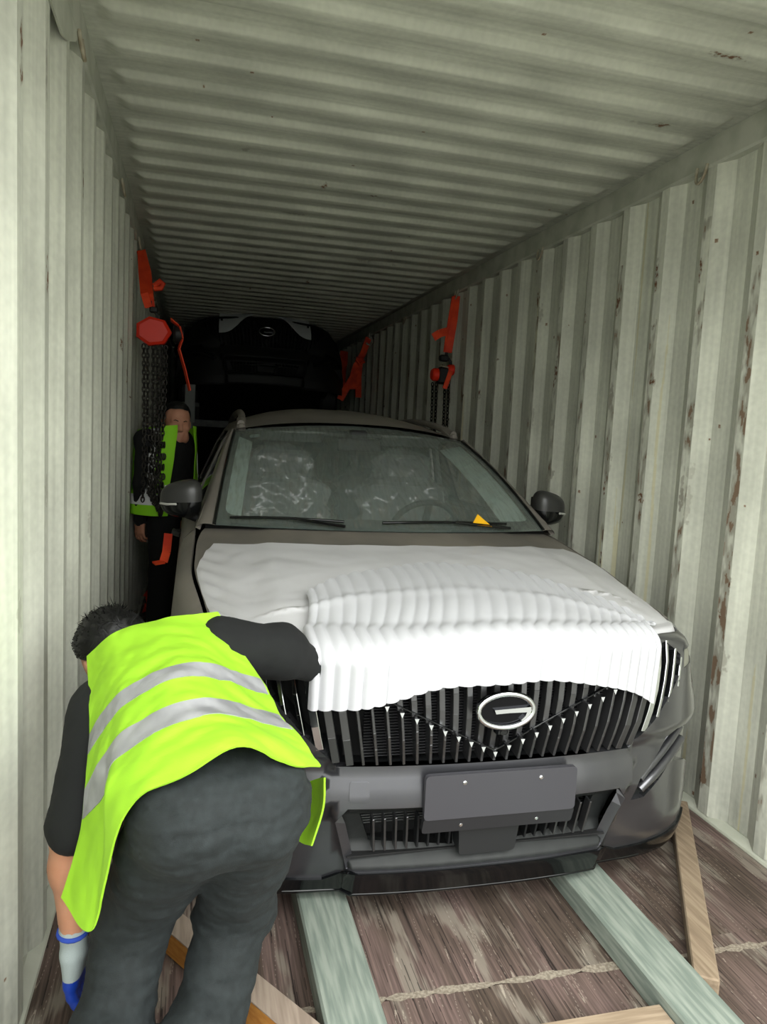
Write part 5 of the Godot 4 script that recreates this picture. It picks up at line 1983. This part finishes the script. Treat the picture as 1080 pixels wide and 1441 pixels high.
func build_rigging() -> void:
	var m_or := mottled(Color(0.82, 0.20, 0.06), Color(0.94, 0.30, 0.10), 0.03, 61, 0.7)
	var m_red := mat(Color(0.88, 0.17, 0.06), 0.45)
	var m_dark := mat(Color(0.10, 0.10, 0.10), 0.5, 0.3)
	var m_chain := mat(Color(0.22, 0.21, 0.19), 0.4, 0.8)
	# chain hoist on the left wall
	var o := thing("chain_hoist", "orange chain hoist slung from the left top rail, bundles of chain hanging below", "chain hoist", Vector3(-1.05, 2.0, -4.8), "chain hoists hung on the walls")
	var s := Shape.new()
	ribbon(s, [Vector3(-0.095, 0.50, -0.25), Vector3(-0.05, 0.34, -0.10), Vector3(-0.03, 0.20, 0.0), Vector3(-0.02, 0.12, 0.0)], Vector3(1, 0, 0.4), 0.055, 0.006)
	ribbon(s, [Vector3(-0.095, 0.50, -0.25), Vector3(-0.075, 0.33, -0.10), Vector3(-0.055, 0.20, 0.02), Vector3(-0.03, 0.12, 0.01)], Vector3(1, 0, 0.2), 0.045, 0.006)
	add("sling", s, m_or, o)
	s = Shape.new()
	s.tube([Vector3(0.0, 0.25, 0.0), Vector3(0.035, 0.28, 0.01), Vector3(0.05, 0.265, 0.01), Vector3(0.04, 0.24, 0.01), Vector3(0.0, 0.235, 0.0)], 0.017, 8)
	add("sling_tail", s, m_or, o)
	s = Shape.new()
	hook(s, Vector3(-0.015, 0.10, 0.0), 1.2)
	s.box(Vector3(0.05, 0.04, 0.03), Transform3D(Basis(), Vector3(0, 0.11, 0)), 0.008)
	add("hook", s, m_dark, o)
	s = Shape.new()
	s.lathe([Vector2(0.0, 0.045), Vector2(0.075, 0.045), Vector2(0.092, 0.03), Vector2(0.095, 0.0), Vector2(0.092, -0.02), Vector2(0.0, -0.02)], Transform3D(Basis(Vector3.RIGHT, PI / 2), Vector3(0.0, -0.02, 0.0)).scaled_local(Vector3(1.15, 1, 0.95)), 7)
	add("cover", s, m_red, o)
	s = Shape.new()
	s.lathe([Vector2(0.0, 0.03), Vector2(0.05, 0.03), Vector2(0.06, 0.015), Vector2(0.06, -0.03), Vector2(0.0, -0.03)], Transform3D(Basis(Vector3.BACK, PI / 2), Vector3(0.145, -0.02, -0.03)), 12)
	add("hand_wheel", s, m_dark, o)
	s = Shape.new()
	ribbon(s, [Vector3(0.10, 0.06, 0.0), Vector3(0.15, 0.02, 0.02), Vector3(0.17, -0.05, 0.02), Vector3(0.15, -0.11, 0.0), Vector3(0.19, -0.24, 0.0), Vector3(0.22, -0.36, 0.0)], Vector3(0.4, 0, 1), 0.035, 0.006)
	add("strap_tail", s, m_or, o)
	s = Shape.new()
	for q in [[-0.055, -1.05, 0.03], [-0.035, -0.85, 0.0], [0.0, -0.95, 0.02], [0.025, -1.0, 0.0], [0.05, -0.9, 0.03], [0.075, -0.72, 0.0]]:
		chain(s, Vector3(q[0], -0.10, 0.0), Vector3(q[0] * 0.8, q[1], q[2]), Vector3(0.006, 0, 0.01))
	for k in 5:
		chain(s, Vector3(-0.03 + 0.02 * k, -0.62, 0.03), Vector3(0.03 + 0.012 * k, -0.66, 0.03), Vector3(0, -0.36 - 0.03 * k, 0.02), 0.0055)
	add("chain", s, m_chain, o).set_meta("kind", "stuff")
	# chain hoist on the right wall
	o = thing("chain_hoist", "chain hoist with two orange caps hung by an orange sling on the right wall", "chain hoist", Vector3(1.075, 1.97, -5.6), "chain hoists hung on the walls")
	s = Shape.new()
	ribbon(s, [Vector3(0.075, 0.55, -0.02), Vector3(0.045, 0.36, 0.0), Vector3(0.02, 0.12, 0.01)], Vector3(1, 0, 0), 0.06, 0.008)
	ribbon(s, [Vector3(0.085, 0.56, -0.02), Vector3(0.06, 0.36, 0.02), Vector3(0.03, 0.12, 0.02)], Vector3(1, 0, 0.2), 0.05, 0.008)
	add("sling", s, m_or, o)
	s = Shape.new()
	ribbon(s, [Vector3(0.01, 0.28, 0.015), Vector3(-0.05, 0.26, 0.02), Vector3(-0.10, 0.225, 0.02)], Vector3(0.2, 1, 0), 0.06, 0.012)
	add("sling_tail", s, m_or, o)
	s = Shape.new()
	hook(s, Vector3(0.02, 0.07, 0.0), 1.3)
	s.box(Vector3(0.07, 0.05, 0.05), Transform3D(Basis(), Vector3(0.0, 0.075, 0)), 0.01)
	s.box(Vector3(0.09, 0.13, 0.07), Transform3D(Basis(), Vector3(0.0, -0.06, 0)), 0.015)
	add("hoist_body", s, m_dark, o)
	for q in [[-0.068, -0.055, 0.05], [0.058, -0.01, 0.042]]:
		s = Shape.new()
		s.lathe([Vector2(0.0, 0.025), Vector2(q[2] - 0.012, 0.025), Vector2(q[2], 0.01), Vector2(q[2], -0.025), Vector2(0.0, -0.025)], Transform3D(Basis(Vector3.BACK, PI / 2), Vector3(q[0], q[1], 0.0)), 14)
		add("cap", s, m_red, o)
	s = Shape.new()
	ribbon(s, [Vector3(0.05, -0.02, 0.04), Vector3(0.03, -0.08, 0.05), Vector3(0.005, -0.16, 0.045)], Vector3(1, 0.2, 0), 0.035, 0.01)
	add("strap_tail", s, m_or, o)
	s = Shape.new()
	s.bar(Vector3(-0.05, 0.015, 0.045), Vector3(0.03, 0.002, 0.045), 0.012, 0.012)
	add("pin", s, mat(Color(0.7, 0.68, 0.6), 0.3, 0.7), o)
	s = Shape.new()
	for q in [[-0.08, -0.70], [-0.05, -0.66], [0.02, -0.74], [0.05, -0.70]]:
		chain(s, Vector3(q[0], -0.12, 0.0), Vector3(q[0], q[1], 0.01), Vector3(0.004, 0, 0.006))
	add("chain", s, mat(Color(0.16, 0.155, 0.14), 0.4, 0.8), o).set_meta("kind", "stuff")
	# tie-down straps on the right wall, further in
	o = thing("tie_down_strap", "knotted orange tie-down strap hanging in two tails from a white hook on the right wall", "strap", Vector3(1.10, 2.48, -8.55), "orange straps on the walls")
	s = Shape.new()
	ribbon(s, [Vector3(0.04, 0.05, 0.0), Vector3(-0.02, -0.14, 0.0), Vector3(-0.06, -0.22, 0.0)], Vector3(1, 0, 0), 0.07, 0.012)
	ribbon(s, [Vector3(-0.06, -0.22, 0.0), Vector3(-0.12, -0.40, 0.02), Vector3(-0.22, -0.58, 0.02), Vector3(-0.27, -0.68, 0.02)], Vector3(1, 0, 0), 0.08, 0.01)
	ribbon(s, [Vector3(-0.05, -0.22, 0.0), Vector3(-0.06, -0.40, 0.0), Vector3(-0.05, -0.64, 0.0)], Vector3(1, 0, 0), 0.07, 0.01)
	ribbon(s, [Vector3(-0.08, -0.26, 0.01), Vector3(-0.13, -0.44, 0.01), Vector3(-0.12, -0.55, 0.01)], Vector3(1, 0, 0), 0.09, 0.01)
	add("webbing", s, m_or, o)
	s = Shape.new()
	s.tube([Vector3(-0.10, -0.20, 0.02), Vector3(-0.04, -0.19, 0.04), Vector3(-0.01, -0.23, 0.02), Vector3(-0.06, -0.26, 0.03), Vector3(-0.10, -0.21, 0.02)], 0.022, 6)
	add("knot", s, m_or, o)
	s = Shape.new()
	hook(s, Vector3(0.05, 0.04, 0.0), 1.3)
	add("hook", s, mat(Color(0.75, 0.74, 0.68), 0.5), o).set_meta("label", "white hook")
	o = thing("tie_down_strap", "dim orange strap hanging farthest in along the right wall", "strap", Vector3(1.11, 2.40, -9.9), "orange straps on the walls")
	s = Shape.new()
	ribbon(s, [Vector3(0.02, 0.1, 0.0), Vector3(-0.01, -0.15, 0.0), Vector3(-0.02, -0.42, 0.0)], Vector3(1, 0, 0), 0.12, 0.015)
	add("webbing", s, m_or, o)
	# straps low down beside the standing worker
	o = thing("tie_down_strap", "orange strap hanging down the car's flank below the wing mirror on the left", "strap", Vector3(-0.925, 0.84, -3.75), "orange straps on the walls")
	s = Shape.new()
	ribbon(s, [Vector3(0.015, 0.06, 0.0), Vector3(0.008, -0.03, 0.0), Vector3(-0.005, -0.08, 0.0), Vector3(-0.05, -0.085, 0.02)], Vector3(1, 0, 0.2), 0.04, 0.008)
	add("webbing", s, m_or, o)
	o = thing("tie_down_strap", "heap of orange red webbing on the floor by the left wall", "strap", Vector3(-1.04, 0.0, -5.6), "orange straps on the walls")
	s = Shape.new()
	var rng := RandomNumberGenerator.new()
	rng.seed = 3
	for k in 7:
		var pts := []
		for q in 6:
			pts.append(Vector3(rng.randf_range(-0.08, 0.10), 0.03 + 0.02 * k + rng.randf_range(0, 0.05), rng.randf_range(-0.10, 0.12)))
		ribbon(s, pts, Vector3(0.3, 1, 0.2), 0.05, 0.006)
	add("webbing", s, m_or, o)


func build_raised_car(car: Node3D) -> void:
	var m_steel := mottled(Color(0.30, 0.31, 0.31), Color(0.38, 0.39, 0.38), 0.04, 83, 0.6)
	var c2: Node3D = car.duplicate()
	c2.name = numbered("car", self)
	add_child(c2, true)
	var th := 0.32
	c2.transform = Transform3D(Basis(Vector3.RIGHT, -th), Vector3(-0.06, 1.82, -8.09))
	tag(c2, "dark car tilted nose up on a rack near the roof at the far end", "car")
	for n in ["plate_holder"]:
		var d := c2.get_node_or_null(n)
		if d:
			c2.remove_child(d); d.free()
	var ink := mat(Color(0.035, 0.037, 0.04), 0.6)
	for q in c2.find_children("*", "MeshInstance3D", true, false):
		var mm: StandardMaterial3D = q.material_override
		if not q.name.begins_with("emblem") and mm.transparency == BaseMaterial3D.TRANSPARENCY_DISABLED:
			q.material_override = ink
	var s := Shape.new()
	s.box(Vector3(0.46, 0.012, 0.01), Transform3D(Basis(), Vector3(0.0, 0.285, 0.012)), 0.003)
	add("bumper_strip", s, mat(Color(0.8, 0.82, 0.82), 0.2, 1.0), c2).set_meta("label", "bright strip low on the bumper")
	s = Shape.new()
	s.sheet(func(u: float, v: float) -> Vector3:
		var a := u * 2.0 - 1.0
		var low := lerpf(0.64, 0.885, exp(-pow(a / 0.62, 4)))
		var y := lerpf(0.93, low, v)
		var b := body(Vector2(a * 0.50, minf(y, 0.85)))
		return Vector3(b.x, y, b.z + 0.02 - 0.10 * pow(1.0 - v, 2)), 30, 12, 1.0, 0.004)
	var o := thing("foam_sheet", "grey white foam draped over the nose of the raised car in the dark", "foam sheet")
	o.transform = c2.transform
	add("foam", s, mat(Color(0.80, 0.82, 0.82), 0.6), o)
	# rack: two sloping wheel tracks on posts
	o = thing("car_rack", "dark steel rack of posts and sloping tracks that holds up the raised car", "rack", Vector3(0, 0, -8.9))
	var up := c2.transform
	for sg in [-1.0, 1.0]:
		s = Shape.new()
		var a := up * Vector3(sg * 0.80, -0.03, -0.45) - o.position
		var b := up * Vector3(sg * 0.80, -0.03, -3.95) - o.position
		s.bar(a, b, 0.24, 0.05)
		add("track", s, m_steel, o)
		for q in [-0.87, -3.52]:
			var p := up * Vector3(sg * 0.80, -0.06, q) - o.position
			s = Shape.new()
			s.bar(Vector3(sg * 1.08, 0.0, p.z), Vector3(sg * 1.08, p.y, p.z), 0.09, 0.09, Vector3.BACK)
			add("post", s, m_steel, o)
	for q in [-0.87, -3.52]:
		var p := up * Vector3(0, -0.10, q) - o.position
		s = Shape.new()
		s.box(Vector3(2.2, 0.08, 0.08), Transform3D(Basis(), Vector3(0, p.y, p.z)), 0.005)
		add("crossbar", s, m_steel, o)
	var s9 := Shape.new()
	s9.box(Vector3(0.09, 0.34, 0.03), Transform3D(Basis(), Vector3(-0.835, 1.62, 1.90)), 0.004)
	s9.bar(Vector3(-0.835, 0.0, 1.88), Vector3(-0.835, 1.78, 1.88), 0.05, 0.05, Vector3.BACK)
	add("prop", s9, mat(Color(0.45, 0.46, 0.45), 0.7), o).set_meta("label", "pale grey prop standing in front of the rack")


func _ready() -> void:
	# camera
	var cam := Camera3D.new()
	cam.name = "camera"
	cam.fov = 69.05
	cam.near = 0.05
	cam.far = 200.0
	cam.transform = Transform3D(Basis(Vector3.UP, -0.2552) * Basis(Vector3.RIGHT, -0.1049) * Basis(Vector3.BACK, 0.0510), Vector3(-0.8077, 1.4388, 0.0))
	add_child(cam)
	cam.current = true
	# overcast sky
	var env := Environment.new()
	var sky := Sky.new()
	var sm := ProceduralSkyMaterial.new()
	sm.sky_top_color = Color(0.99, 1.0, 0.985)
	sm.sky_horizon_color = Color(0.53, 0.535, 0.525)
	sm.sky_curve = 0.25
	sm.ground_horizon_color = Color(0.5, 0.5, 0.48)
	sm.ground_bottom_color = Color(0.5, 0.5, 0.48)
	sky.sky_material = sm
	env.background_mode = Environment.BG_SKY
	env.sky = sky
	env.background_energy_multiplier = 1.0
	env.tonemap_mode = Environment.TONE_MAPPER_LINEAR
	env.tonemap_exposure = 8.1
	env.sdfgi_enabled = true
	env.ssao_enabled = true
	env.ssil_enabled = true
	var we := WorldEnvironment.new()
	we.name = "world_environment"
	we.environment = env
	add_child(we)
	build_setting()
	build_timber()
	var car := make_car()
	build_covers()
	build_raised_car(car)
	build_rigging()
	build_people()
